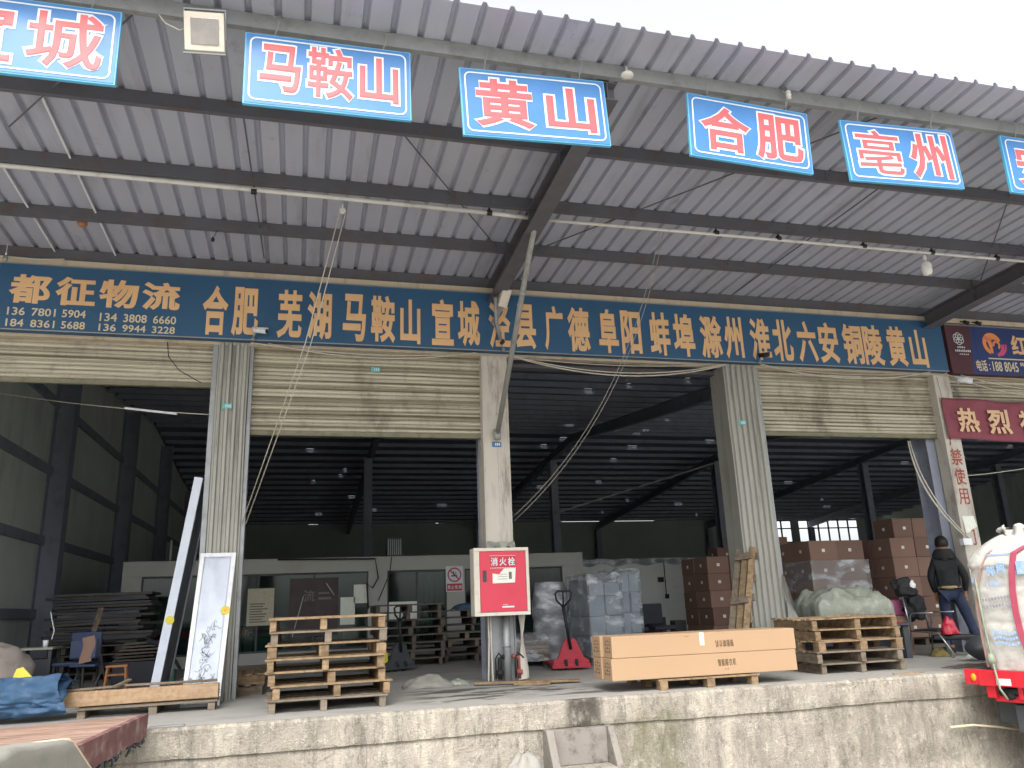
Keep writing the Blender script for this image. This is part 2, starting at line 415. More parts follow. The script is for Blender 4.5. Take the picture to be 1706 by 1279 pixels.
# ---------------------------------------------------------------- mesh helpers
class MB:
    def __init__(self):
        self.v, self.f, self.mi = [], [], []
    def add(self, vs, fs, m=0):
        o = len(self.v)
        self.v += [tuple(x) for x in vs]
        for f in fs:
            self.f.append(tuple(i + o for i in f))
            self.mi.append(m)
        return self
    def box(self, x0, x1, y0, y1, z0, z1, m=0):
        vs = [(x0, y0, z0), (x1, y0, z0), (x1, y1, z0), (x0, y1, z0), (x0, y0, z1), (x1, y0, z1), (x1, y1, z1), (x0, y1, z1)]
        return self.add(vs, [(0, 3, 2, 1), (4, 5, 6, 7), (0, 1, 5, 4), (1, 2, 6, 5), (2, 3, 7, 6), (3, 0, 4, 7)], m)
    def obox(self, mat, sx, sy, sz, m=0):
        h = [Vector((a * sx / 2, b * sy / 2, c * sz / 2)) for a, b, c in
             ((-1, -1, -1), (1, -1, -1), (1, 1, -1), (-1, 1, -1), (-1, -1, 1), (1, -1, 1), (1, 1, 1), (-1, 1, 1))]
        return self.add([mat @ p for p in h], [(0, 3, 2, 1), (4, 5, 6, 7), (0, 1, 5, 4), (1, 2, 6, 5), (2, 3, 7, 6), (3, 0, 4, 7)], m)
    def bar(self, a, b, w, h, up=(0, 0, 1), m=0):
        a, b = Vector(a), Vector(b)
        d = (b - a)
        L = d.length
        d.normalize()
        up = Vector(up)
        s = d.cross(up)
        if s.length < 1e-5: s = d.cross(Vector((0, 1, 0)))
        s.normalize()
        n = s.cross(d)
        M = Matrix((s, d, n)).transposed().to_4x4()
        M.translation = (a + b) / 2
        return self.obox(M, w, L, h, m)
    def tube(self, pts, r, n=8, m=0, cap=True):
        pts = [Vector(p) for p in pts]
        rs = r if isinstance(r, (list, tuple)) else [r] * len(pts)
        o = len(self.v)
        prev = None
        for i, p in enumerate(pts):
            d = (pts[min(i + 1, len(pts) - 1)] - pts[max(i - 1, 0)]).normalized()
            if prev is None:
                a = d.cross(Vector((0, 0, 1)))
                if a.length < 1e-3: a = d.cross(Vector((0, 1, 0)))
            else:
                a = prev - d * prev.dot(d)
            a.normalize()
            prev = a
            b = d.cross(a)
            for k in range(n):
                t = 2 * math.pi * k / n
                self.v.append(tuple(p + (a * math.cos(t) + b * math.sin(t)) * rs[i]))
        for i in range(len(pts) - 1):
            for k in range(n):
                q = (k + 1) % n
                self.f.append((o + i * n + k, o + i * n + q, o + (i + 1) * n + q, o + (i + 1) * n + k))
                self.mi.append(m)
        if cap:
            self.f.append(tuple(o + k for k in reversed(range(n)))); self.mi.append(m)
            e = o + (len(pts) - 1) * n
            self.f.append(tuple(e + k for k in range(n))); self.mi.append(m)
        return self
    def grid(self, fn, nu, nv, m=0, flip=False):
        o = len(self.v)
        for i in range(nu + 1):
            for j in range(nv + 1):
                self.v.append(tuple(fn(i / nu, j / nv)))
        for i in range(nu):
            for j in range(nv):
                a = o + i * (nv + 1) + j
                q = (a, a + nv + 1, a + nv + 2, a + 1)
                self.f.append(q[::-1] if flip else q)
                self.mi.append(m)
        return self
    def lathe(self, prof, c=(0, 0, 0), n=16, m=0, axis='Z', M=None):
        o = len(self.v)
        c = Vector(c)
        for r, z in prof:
            for k in range(n):
                t = 2 * math.pi * k / n
                p = Vector((r * math.cos(t), r * math.sin(t), z))
                if M: p = M @ p
                self.v.append(tuple(p + c))
        for i in range(len(prof) - 1):
            for k in range(n):
                q = (k + 1) % n
                self.f.append((o + i * n + k, o + i * n + q, o + (i + 1) * n + q, o + (i + 1) * n + k))
                self.mi.append(m)
        self.f.append(tuple(o + k for k in reversed(range(n)))); self.mi.append(m)
        e = o + (len(prof) - 1) * n
        self.f.append(tuple(e + k for k in range(n))); self.mi.append(m)
        return self
    def prism(self, poly, d0, d1, plane='XZ', m=0):
        """poly extruded between d0 and d1 along the axis missing from plane."""
        def P(a, b, d):
            return {'XZ': (a, d, b), 'YZ': (d, a, b), 'XY': (a, b, d)}[plane]
        n = len(poly)
        vs = [P(a, b, d0) for a, b in poly] + [P(a, b, d1) for a, b in poly]
        fs = [tuple(range(n)), tuple(range(2 * n - 1, n - 1, -1))]
        fs += [(i, i + n, (i + 1) % n + n, (i + 1) % n) for i in range(n)]
        return self.add(vs, fs, m)
    def build(self, name, mats, parent=None, smooth=False, bevel=0.0, solid=0.0, sub=0):
        me = bpy.data.meshes.new(name)
        me.from_pydata(self.v, [], self.f)
        if not isinstance(mats, (list, tuple)): mats = [mats]
        for x in mats: me.materials.append(MT[x] if isinstance(x, str) else x)
        if len(mats) > 1:
            me.polygons.foreach_set('material_index', self.mi)
        bm = bmesh.new()
        bm.from_mesh(me)
        bmesh.ops.recalc_face_normals(bm, faces=bm.faces)
        bm.to_mesh(me)
        bm.free()
        if smooth:
            me.polygons.foreach_set('use_smooth', [True] * len(me.polygons))
        me.update()
        o = bpy.data.objects.new(name, me)
        COL.objects.link(o)
        if solid:
            md = o.modifiers.new('thickness', 'SOLIDIFY'); md.thickness = solid; md.offset = 0
        if bevel:
            md = o.modifiers.new('edges', 'BEVEL'); md.width = bevel; md.segments = 2; md.limit_method = 'ANGLE'; md.angle_limit = math.radians(40)
        if sub:
            md = o.modifiers.new('smooth', 'SUBSURF'); md.levels = sub; md.render_levels = sub
        if parent: o.parent = parent
        return o

def tag(o, label=None, cat=None, group=None, kind=None):
    if label: o['label'] = label
    if cat: o['category'] = cat
    if group: o['group'] = group
    if kind: o['kind'] = kind
    return o

def thing(name, label, cat, loc=(0, 0, 0), rz=0.0, group=None):
    o = bpy.data.objects.new(name, None)
    o.empty_display_size = .2
    COL.objects.link(o)
    o.location = loc
    o.rotation_euler = (0, 0, rz)
    return tag(o, label, cat, group)

def structure(name, mb, mats, **k):
    return tag(mb.build(name, mats, **k), kind='structure')

KIDS = {}
def copy_tree(o, parent=None):
    c = o.copy()
    COL.objects.link(c)
    c.parent = parent
    for ch in list(o.children):
        copy_tree(ch, c)
    return c

def nz(x, y, z, s=1.0, seed=0):
    return noise.noise(Vector((x * s + seed * 7.3, y * s - seed * 3.1, z * s + seed * 1.7)))

# ---------------------------------------------------------------- lettering
_GC = {}
def glyph(text, bold):
    key = (text, bold)
    if key in _GC: return _GC[key]
    c = bpy.data.curves.new('lettering', 'FONT')
    c.body = text
    c.size = 1.0
    c.resolution_u = 3
    c.extrude = 0.01
    c.bevel_depth = bold
    c.bevel_resolution = 0
    o = bpy.data.objects.new('lettering', c)
    COL.objects.link(o)
    dg = bpy.context.evaluated_depsgraph_get()
    dg.update()
    me = bpy.data.meshes.new_from_object(o.evaluated_get(dg))
    vs = [v.co.copy() for v in me.vertices]
    fs = [tuple(p.vertices) for p in me.polygons]
    bpy.data.objects.remove(o)
    bpy.data.curves.remove(c)
    bpy.data.meshes.remove(me)
    xs = [v.x for v in vs]; ys = [v.y for v in vs]; zs = [v.z for v in vs]
    r = (vs, fs, min(xs), max(xs), min(ys), max(ys), min(zs), max(zs))
    _GC[key] = r
    return r

def put(mb, text, u0, u1, v0, v1, bold, M, d0=0.0, d1=0.004, m=0, fat=None):
    """text fitted to the rectangle u0..u1 x v0..v1 of the frame M (x along, y up, z out), from depth d0 to d1.
    fat: the boldness whose outline fills the rectangle (so an outline and its fill stay registered)."""
    vs, fs, x0, x1, y0, y1, z0, z1 = glyph(text, bold)
    if fat is not None:
        e = bold - fat
        x0, x1, y0, y1 = x0 + e, x1 - e, y0 + e, y1 - e
    su, sv = (u1 - u0) / (x1 - x0), (v1 - v0) / (y1 - y0)
    out = [M @ Vector((u0 + (v.x - x0) * su, v0 + (v.y - y0) * sv, d0 + (v.z - z0) / (z1 - z0) * (d1 - d0))) for v in vs]
    mb.add(out, fs, m)

def face_frame(origin, right, up):
    r, u = Vector(right).normalized(), Vector(up).normalized()
    n = r.cross(u)
    M = Matrix((r, u, n)).transposed().to_4x4()
    M.translation = Vector(origin)
    return M
FRONT = face_frame((0, 0, 0), (1, 0, 0), (0, 0, 1))   # u = X, v = Z, out = -Y

def front_at(y):
    return face_frame((0, y, 0), (1, 0, 0), (0, 0, 1))

# ================================================================ SETTING
XL, XR = -4.9, 37.6          # side walls of the hall
YB = 36.0                    # back wall
ROOF0, SLOPE = 5.57, .03     # underside of the canopy deck at the wall line and its rise towards the eave
def deck_z(y): return ROOF0 - SLOPE * y

# yard
mb = MB(); mb.add([(-220, -260, -1.15), (260, -260, -1.15), (260, 220, -1.15), (-220, 220, -1.15)], [(0, 1, 2, 3)])
structure('ground', mb, 'yard')

# loading dock: floor slab, kerb band with chipped edge, recessed wall below the joint
mb = MB()
DX0, DX1, DY = -14.0, 40.0, -2.19
NX = 540
def dock_profile(x):
    e = nz(x, 0, 0, 2.3, 1) * .012 + nz(x, 0, 0, 9, 2) * .008
    chip = max(0, nz(x, 0, 0, 1.7, 5) - .28) * .10 + max(0, nz(x, 3, 0, 5, 6) - .35) * .06
    j = -.272 + nz(x, 0, 0, .9, 3) * .02 + nz(x, 0, 0, 6, 4) * .006
    pts = [(-1.2, 0.0), (DY + .06 + chip, 0.0 + e * .2), (DY + .018 + chip * .6, -.006 - chip * .3), (DY + e, -.03 - chip * .5)]
    for k in range(1, 6):
        z = -.03 + (j + .03) * k / 6
        pts.append((DY + e * .6 + nz(x, 0, z, 4, 7) * .012, z))
    pts += [(DY + .004, j + .006), (DY + .035, j - .004), (DY + .03, j - .02)]
    for k in range(1, 8):
        z = j - .02 + (-1.2 - j + .02) * k / 7
        pts.append((DY + .022 + nz(x, 2, z, 2.2, 8) * .03, z))
    return pts
np_ = len(dock_profile(0))
xs = [DX0 + (-2.2 - DX0) * i / 40 for i in range(40)] + [-2.2 + (10.0 + 2.2) * i / NX for i in range(NX)] + [10 + 30 * i / 30 for i in range(31)]
for x in xs:
    for (y, z) in dock_profile(x): mb.v.append((x, y, z))
for i in range(len(xs) - 1):
    for j in range(np_ - 1):
        a = i * np_ + j
        mb.f.append((a, a + 1, a + np_ + 1, a + np_)); mb.mi.append(0 if j >= 1 else 1)
# the slab behind the edge strip
mb.add([(DX0, -1.2, 0), (DX1, -1.2, 0), (DX1, YB + .2, 0), (DX0, YB + .2, 0)], [(0, 1, 2, 3)], 1)
structure('loading_dock', mb, ['concrete', 'floor'])

# ================================================================ THE HALL
hall = thing('warehouse', 'long grey steel warehouse with a ribbed canopy roof, half-raised shutters and a dark interior', 'warehouse')
def part(mb, name, mats, label=None, parent=None, **k):
    o = mb.build(name, mats, parent or hall, **k)
    if label: o['label'] = label
    return o

# canopy deck: trapezoidal sheet, ribs up, running down the slope
mb = MB()
PITCH, W0, W1, RH = .2355, .066, .030, .042
EDGE = -5.2
x = -9.0
prof = []
while x < 22:
    prof += [(x, 0), (x + PITCH - W0, 0), (x + PITCH - W0 + (W0 - W1) / 2, RH), (x + PITCH - (W0 - W1) / 2, RH)]
    x += PITCH
prof.append((x, 0))
for sgn in (0, 1):
    t = .0015 * sgn
n = len(prof)
ys = [EDGE, -4.73, -2.3, 0.5]
for y in ys:
    for px, pz in prof:
        wob = nz(px, y, 0, .7, 3) * .012 if y == EDGE else 0
        mb.v.append((px, y + wob, deck_z(y) + pz + (nz(px, y, 0, .5, 9) * .008 if y == EDGE else 0)))
for k in range(len(ys) - 1):
    for i in range(n - 1):
        a = k * n + i
        mb.f.append((a, a + 1, a + n + 1, a + n)); mb.mi.append(0)
part(mb, 'canopy_roof', 'sheet', solid=.002)

# canopy purlins (C sections open to the back)
def c_purlin(y, x0, x1, h, w=.055, top=None, lip=.015, t=.004):
    zt = (deck_z(y) if top is None else top) - .003
    m = MB()
    m.box(x0, x1, y, y + t, zt - h, zt)
    m.box(x0, x1, y + t, y + w, zt - t, zt)
    m.box(x0, x1, y + t, y + w, zt - h, zt - h + t)
    m.box(x0, x1, y + w - t, y + w, zt - h + t, zt - h + lip)
    return m
for i, (y, h) in enumerate([(-.06, .16), (-1.19, .145), (-2.33, .145), (-3.54, .14)]):
    part(c_purlin(y, -9, 22, h), 'purlin', 'steel_dark')
part(c_purlin(-4.74, -9, 22, .135), 'eave_beam', 'galv', 'paler grey beam along the canopy edge')
# splice sleeves with their bolts
for y, h in ((-1.19, .145), (-2.33, .145), (-3.54, .14)):
    for x in (-.62, 5.9, 2.2, 9.6):
        zt = deck_z(y) - .012
        mb = MB(); mb.box(x - .17, x + .17, y - .006, y - .001, zt - h + .02, zt)
        sl = part(mb, 'purlin_splice', 'steel_dark')
        for dx in (-.12, .12):
            mb = MB(); mb.tube([(x + dx, y - .016, zt - .05), (x + dx, y - .004, zt - .05)], .012, 6); mb.build('bolt', 'steel_dark', sl)

# canopy rafters: tapered I beams
for xr in (-4.9, 2.59, 10.08, 17.57):
    mb = MB()
    def zb(y): return 5.17 + (5.38 - 5.17) * min(1, (-y) / 4.7)
    y0, y1 = -.0, -4.68
    def seg(y): return deck_z(y) - .145
    w, t = .10, .010
    for a, b in ((y0, -2.3), (-2.3, y1)):
        # bottom flange
        mb.prism([(a, zb(a)), (b, zb(b)), (b, zb(b) + t), (a, zb(a) + t)], xr - w, xr + w, 'YZ')
        # web
        mb.prism([(a, zb(a) + t), (b, zb(b) + t), (b, seg(b) - t), (a, seg(a) - t)], xr - .004, xr + .004, 'YZ')
        # top flange
        mb.prism([(a, seg(a) - t), (b, seg(b) - t), (b, seg(b)), (a, seg(a))], xr - w, xr + w, 'YZ')
    for y in (-1.19, -2.33, -3.54, -4.6):
        mb.box(xr - w + .003, xr + w - .003, y - .004, y + .004, zb(y) + t + .001, seg(y) - t - .001)
        mb.box(xr - .05, xr + .05, y - .012, y - .004, seg(y) + .001, deck_z(y) - .02)
    part(mb, 'canopy_rafter', 'steel_dark')

# bracing rods under the deck
rods = [((.87, -3.43), (2.5, -1.0)), ((2.9, -1.15), (5.63, -4.68)), ((6.4, -.23), (6.6, -4.3)), ((8.1, -3.87), (10.05, -1.35)),
        ((-2.85, -2.84), (-1.36, -4.72)), ((-.67, -3.5), (-.59, -.35))]
for (xa, ya), (xb, yb) in rods:
    mb = MB(); mb.tube([(xa, ya, deck_z(ya) - .075), (xb, yb, deck_z(yb) - .075)], .009, 6)
    part(mb, 'brace_rod', 'steel_dark')
for x, y0 in ((-2.44, -3.52), (-3.15, -2.3)):
    mb = MB(); mb.tube([(x, y0, deck_z(y0) - .045), (x - .01, -.07, deck_z(-.07) - .045)], .012, 6)
    part(mb, 'brace_rod', 'white', 'bright metal rod along the canopy slope')

# facade wall strip above the fascia boards and the lintel zone behind them
mb = MB(); mb.box(-9, 40, .02, .14, 4.40, 5.56)
for i in range(32):
    x = -8.6 + i * 1.07
    mb.box(x, x + .012, .012, .02, 5.30, 5.56, 1)
mb.box(-9, 40, -.098, .019, 5.318, 5.400)
part(mb, 'upper_wall', ['beige_wall', 'steel_dark'])
mb = MB(); mb.box(-9, 40, .30, .42, 4.34, 4.395)
part(mb, 'shutter_housing', 'steel_dark')

# roller shutters: interlocking slats as one wavy curtain with a bottom bar
def shutter(x0, x1, zb, ztop=4.44, y=.16, sag=0.0, label=None):
    mb = MB()
    pit = .058
    rows = []
    z = zb
    while z < ztop:
        rows += [(y, z), (y - .016, z + pit * .2), (y - .022, z + pit * .5), (y - .015, z + pit * .8), (y + .008, z + pit * .92)]
        z += pit
    nx = 24
    k = len(rows)
    for i in range(nx + 1):
        x = x0 + (x1 - x0) * i / nx
        for yy, zz in rows:
            mb.v.append((x, yy + nz(x, 0, zz, 1.3, 4) * .014, zz + sag * math.sin(math.pi * i / nx) + nz(x, 0, 0, .8, 2) * .006))
    for i in range(nx):
        for j in range(k - 1):
            a = i * k + j
            mb.f.append((a, a + k, a + k + 1, a + 1)); mb.mi.append(0)
    o = part(mb, 'roller_shutter', 'shutter', label, solid=.003)
    b = MB(); b.box(x0, x1, y - .022, y + .022, zb - .066 + sag * .5, zb - .004 + sag * .5)
    b.box(x0, x1, y - .034, y - .022, zb - .066 + sag * .5, zb - .056 + sag * .5)
    b.build('bottom_bar', 'bar', o, bevel=.003)
    return o
shutter(-4.7, -1.20, 3.905, label='cream roller shutter rolled almost fully up at the left end')
shutter(-.70, 2.40, 3.285, label='soot-streaked cream roller shutter lowered furthest, left of the pale pillar')
shutter(6.86, 10.13, 3.41, label='cream roller shutter left of the lettered pillar')
shutter(10.55, 14.0, 3.45, label='cream roller shutter behind the red banner')

# pillars between the bays
def corrugated_pillar(x0, x1, zt, label, yf=0.0, yb=.36, ribs=5):
    mb = MB()
    w = (x1 - x0) / ribs
    prof = [(x0, yf + .02)]
    for i in range(ribs):
        a = x0 + i * w
        prof += [(a + w * .18, yf + .02), (a + w * .34, yf - .012), (a + w * .66, yf - .012), (a + w * .82, yf + .02)]
    prof += [(x1, yf + .02), (x1, yb), (x0, yb)]
    nzs = 14
    n = len(prof)
    for k in range(nzs + 1):
        z = zt * k / nzs
        for (px, py) in prof:
            d = (nz(px, 0, z, 1.1, 3) * .02 + nz(px, 0, z, 4, 5) * .008) * (1 if z < 2.2 else .35)
            mb.v.append((px + nz(0, 0, z, .8, 8) * .006, py + d, z))
    for k in range(nzs):
        for i in range(n):
            j = (i + 1) % n
            mb.f.append((k * n + i, k * n + j, (k + 1) * n + j, (k + 1) * n + i)); mb.mi.append(0)
    o = part(mb, 'corrugated_pillar', 'corr', label)
    return o
pl = corrugated_pillar(-1.12, -.735, 4.42, 'ribbed metal pillar at the left', ribs=4)
mb = MB(); mb.box(-1.19, -1.125, .03, .20, 0, 4.42); mb.box(-.73, -.68, .05, .20, 0, 4.42)
mb.build('guide_rail', 'galv', pl, bevel=.004)
pr = corrugated_pillar(6.235, 6.80, 4.42, 'wide ribbed metal pillar with its foot sheet torn loose', ribs=6, yb=.45)
mb = MB(); mb.box(6.805, 6.86, .05, .22, 0, 4.42); mb.build('guide_rail', 'galv', pr, bevel=.004)
# torn cladding curling away at the foot of the right pillar
mb = MB()
def tear(u, v):
    z = .62 + v * .62
    out = .34 * (1 - v) ** 1.5 * u
    return (6.80 + out * .75 + .02 * math.sin(6 * v), -.01 - .03 * u + .08 * u * math.sin(5 * v + 1), z - .10 * u * (1 - v) + .05 * math.sin(9 * u + 3 * v) * u)
mb.grid(tear, 6, 8)
mb.build('torn_sheet', 'corr', pr, solid=.003)

# boxed beige pillar with the fire cabinet: upper casing and the bare steel column under it
pc = MB()
pc.box(2.40, 2.775, .0, .34, 1.62, 4.40)
for x in (2.415, 2.60, 2.70, 2.745):
    pc.box(x, x + .012, -.007, -.001, 1.64, 4.39)
o = part(pc, 'boxed_pillar', 'pillar', 'pale painted pillar above the red fire cabinet', bevel=.004)
mb = MB()
mb.box(2.43, 2.445, .06, .34, 0, 1.615); mb.box(2.765, 2.78, .06, .34, 0, 1.615); mb.box(2.446, 2.764, .085, .10, 0, 1.615)
mb.box(2.36, 2.85, .02, .40, 0.002, .022)
mb.build('steel_column', 'galv', o, bevel=.003)
# crumpled rag of the casing over the cabinet
mb = MB()
mb.grid(lambda u, v: (2.40 + .385 * u, -.02 - .06 * v - .03 * math.sin(9 * u) * v, 1.78 - .1 * v + .03 * math.sin(14 * u + 4 * v) * (.3 + v)), 18, 5)
mb.build('torn_casing', 'corr', o, solid=.004)

# lettered pillar on the right
pc = MB()
pc.box(10.12, 10.44, .0, .22, 0.0, 4.40)
pr2 = part(pc, 'lettered_pillar', 'pillar', 'narrow pale pillar with faded red painted characters', bevel=.004)
mb = MB()
F = front_at(-.001)
put(mb, '严', 10.19, 10.41, 3.20, 3.46, .02, F, 0, .003)
put(mb, '禁', 10.17, 10.39, 2.88, 3.15, .02, F, 0, .003)
put(mb, '使', 10.17, 10.39, 2.56, 2.83, .02, F, 0, .003)
put(mb, '用', 10.18, 10.38, 2.24, 2.50, .012, F, 0, .003)
put(mb, '门', 10.17, 10.36, 1.60, 1.86, .02, F, 0, .003)
mb.build('lettering', 'red_ink', pr2)
mb = MB()
mb.grid(lambda u, v: (10.17 + .22 * u, -.004 - .02 * v * (1 + math.sin(7 * u)), 2.06 - .18 * v - .10 * (1 - u) * v), 6, 5)
mb.build('peeling_tape', 'paper', pr2, solid=.002)

# left end pillar and far pillars to the right
mb = MB(); mb.box(-5.1, -4.7, 0.0, .34, 0, 4.4); part(mb, 'end_pillar', 'pillar')
for x in (13.98, 17.4, 21.3, 24.9):
    mb = MB(); mb.box(x, x + .42, 0.0, .34, 0, 4.4); part(mb, 'end_pillar', 'pillar')

# ---------------------------------------------------------------- hall interior
RIDGE_Y, RIDGE_Z, BACK_Z = 18.0, 7.45, 5.78
def roof_z(y):
    if y < RIDGE_Y: return 5.66 + (RIDGE_Z - 5.66) * y / RIDGE_Y
    return RIDGE_Z + (BACK_Z - RIDGE_Z) * (y - RIDGE_Y) / (YB - RIDGE_Y)
# roof sheet in courses; at some laps a sliver is missing and the sky shows through
mb = MB()
rows = [0.15 + i * .99583 for i in range(37)]
rng = random.Random(11)
gap = .012
for i in range(36):
    a, b = rows[i], rows[i + 1]
    mb.add([(XL - .3, a, roof_z(a)), (XR + .3, a, roof_z(a)), (XR + .3, b - gap, roof_z(b - gap)), (XL - .3, b - gap, roof_z(b - gap))], [(0, 1, 2, 3)])
    slots = sorted(rng.uniform(-3 + 7.5 * k, 4.2 + 7.5 * k) for k in range(0, 6) if rng.random() < .45)
    x = XL - .3
    for s in slots:
        w = rng.choice((.10, .2, .3)) * (1 + i * .02)
        if s < x: continue
        mb.add([(x, b - gap, roof_z(b - gap)), (s, b - gap, roof_z(b - gap)), (s, b, roof_z(b)), (x, b, roof_z(b))], [(0, 1, 2, 3)])
        x = s + w
    mb.add([(x, b - gap, roof_z(b - gap)), (XR + .3, b - gap, roof_z(b - gap)), (XR + .3, b, roof_z(b)), (x, b, roof_z(b))], [(0, 1, 2, 3)])
part(mb, 'main_roof', 'int_roof')
for i in range(1, 36):
    y = rows[i] + .06
    m = MB()
    zt = roof_z(y) - .012
    m.box(XL, XR, y, y + .006, zt - .14, zt)
    m.box(XL, XR, y + .006, y + .065, zt - .14, zt - .134)
    part(m, 'roof_purlin', 'steel_int')
for xr in (2.59, 10.08, 17.57, 25.06, 32.5):
    m = MB()
    for a, b in ((.45, RIDGE_Y), (RIDGE_Y, YB - .1)):
        za, zb_ = roof_z(a) - .19, roof_z(b) - .19
        da, db = (.40, .30) if a < 10 else (.30, .40)
        m.prism([(a, za), (b, zb_), (b, zb_ - .012), (a, za - .012)], xr - .1, xr + .1, 'YZ')
        m.prism([(a, za - da), (b, zb_ - db), (b, zb_ - db + .012), (a, za - da + .012)], xr - .1, xr + .1, 'YZ')
        m.prism([(a, za - da + .012), (b, zb_ - db + .012), (b, zb_ - .012), (a, za - .012)], xr - .004, xr + .004, 'YZ')
    part(m, 'roof_rafter', 'steel_int')
def h_column(x, y, z1, d=.34, w=.24, mat='steel_int', name='inner_column', ax='Y'):
    m = MB()
    if ax == 'Y':
        m.box(x - w / 2, x + w / 2, y, y + .014, 0, z1); m.box(x - w / 2, x + w / 2, y + d - .014, y + d, 0, z1)
        m.box(x - .005, x + .005, y + .014, y + d - .014, 0, z1)
    else:
        m.box(x, x + .014, y - w / 2, y + w / 2, 0, z1); m.box(x + d - .014, x + d, y - w / 2, y + w / 2, 0, z1)
        m.box(x + .014, x + d - .014, y - .005, y + .005, 0, z1)
    return part(m, name, mat)
for xr in (2.45, 9.95, 17.4, 24.9, 32.4):
    h_column(xr, 20.2, roof_z(20.2) - .6, .4, .3)
for xr in (2.59, 10.08, 17.57, 25.06):
    h_column(xr, .45 if xr != 10.08 else .24, 5.1, .34, .24)
for xr in (10.08, 17.57, 25.06, 32.5):
    h_column(xr, YB - .5, 5.2, .34, .3)
m = MB(); m.bar((9.7, 19.5, 4.4), (17.2, 19.5, 6.55), .07, .07); part(m, 'knee_brace', 'galv')
# left gable wall with girts and columns
m = MB()
m.prism([(.1, 0), (YB, 0), (YB, roof_z(YB)), (RIDGE_Y, RIDGE_Z), (.1, roof_z(.1))], XL - .14, XL - .1, 'YZ')
part(m, 'side_wall', 'int_wall', 'pale sheet wall with dark girts at the left end of the hall')
for z in (1.05, 2.45, 3.85, 5.25):
    m = MB(); m.box(XL - .098, XL - .03, .4, YB - .2, z, z + .18); part(m, 'wall_girt', 'steel_int')
for y in (.62, 7.2, 13.6, 20.0, 27.0):
    h_column(XL - .095, y + .2, roof_z(y) - .25, .38, .36, 'steel_int', 'wall_column', 'X')
# right end wall
m = MB()
m.prism([(.1, 0), (YB, 0), (YB, roof_z(YB)), (RIDGE_Y, RIDGE_Z), (.1, roof_z(.1))], XR, XR + .04, 'YZ')
part(m, 'side_wall', 'int_wall')
# front wall strip inside (above the shutters) and back wall with its strip of windows
m = MB(); m.box(XL, XR, .46, .50, 4.4, 5.62); part(m, 'inner_front_wall', 'int_roof')
m = MB()
m.box(XL - .2, 15.4, YB, YB + .1, 2.75, BACK_Z + .1); m.box(15.4, 21.5, YB, YB + .1, 2.75, BACK_Z - .015)
m.box(21.5, 26.7, YB, YB + .1, 2.75, BACK_Z + .1)
m.box(36.4, XR, YB, YB + .1, 2.75, BACK_Z + .1)
m.box(26.7, 36.4, YB, YB + .1, 2.75, 4.25); m.box(26.7, 36.4, YB, YB + .1, 5.70, BACK_Z + .1)
part(m, 'back_wall', 'back_wall')
m = MB(); m.box(XL - .2, XR + .1, YB - .08, YB + .02, 0, 2.745); part(m, 'back_wall_base', 'white_wall', 'whitewashed lower part of the back wall')
for i in range(2):
    wx0 = 26.7 + i * 5.1
    m = MB()
    for k in range(7):
        x = wx0 + k * (4.6 / 6)
        m.box(x - .05, x + .05, YB + .01, YB + .07, 4.25, 5.70)
    m.box(wx0, wx0 + 4.6, YB + .02, YB + .06, 5.13, 5.21); m.box(wx0, wx0 + 4.6, YB + .02, YB + .06, 4.25, 4.32); m.box(wx0, wx0 + 4.6, YB + .02, YB + .06, 5.64, 5.7)
    fr = part(m, 'window', 'dark_grey')
    g = MB(); g.box(wx0, wx0 + 4.6, YB + .038, YB + .042, 4.25, 5.70); g.build('pane', 'clear', fr)
m = MB(); m.box(31.3, 31.8, YB, YB + .1, 4.25, 5.7); part(m, 'window_pier', 'back_wall')

t = thing('low_partition', 'low white partition wall between the wrapped loads and the left carton stack', 'partition', (9.6, 10.0, 0))
m = MB(); m.box(-3.2, 2.2, 0, .12, 0, 1.98); m.build('panel', 'white_wall', t, bevel=.01)
m = MB(); m.grid(lambda u, v: (-3.2 + 5.4 * u, -.02 - .03 * v, 2.06 + .05 * nz(u * 9, 0, 0, 1.5) - .16 * v - .03 * math.sin(u * 40) * v), 60, 4); m.build('plastic_cover', 'wrap_grey', t, smooth=True)
m = MB(); m.tube([(.05, -.03, 1.95), (.05, -.03, 1.1)], .012, 6); m.box(-.16, .0, -.05, -.005, 1.42, 1.55); m.box(.02, .12, -.05, -.005, .98, 1.10); m.build('wall_sockets', 'black', t)
# enclosed glazed office inside the hall
off = thing('glazed_office', 'low beige office cabin with glass front standing inside the hall', 'office cabin', (0, 7.0, 0))
m = MB()
m.box(-3.38, 6.25, 0, .12, 1.77, 2.07)
for a, b in ((-3.38, -3.02), (1.42, 1.82), (5.75, 6.25), (3.1, 3.5)):
    m.box(a, b, .002, .118, 0, 1.77)
m.box(-3.02, 1.42, .01, .11, 0, .22); m.box(1.82, 3.1, .01, .11, 0, .22)
m.build('front_wall', 'office', off, bevel=.005)
m = MB(); m.box(-3.38, 6.25, .125, 4.0, 2.0, 2.05); m.box(-3.38, -3.30, .125, 4.0, 0, 1.995); m.box(6.17, 6.25, .125, 4, 0, 1.995); m.box(-3.29, 6.16, 3.92, 4.0, 0, 1.995)
m.build('cabin_shell', 'office', off)
for a, b in ((-3.02, 1.42), (1.82, 3.1), (3.5, 5.75)):
    fr = MB()
    fr.box(a, b, .03, .08, 1.73, 1.768); fr.box(a, b, .03, .08, .222, .26); fr.box(a, a + .03, .03, .08, .262, 1.728); fr.box(b - .03, b, .03, .08, .262, 1.728)
    n = 4 if b - a > 4 else 2
    for k in range(1, n):
        x = a + (b - a) * k / n
        fr.box(x - .02, x + .02, .03, .08, .262, 1.728)
    f = fr.build('window_frame', 'dark_grey', off)
    g = MB(); g.box(a + .03, b - .03, .052, .058, .262, 1.728); g.build('pane', 'glass', f)
m = MB()
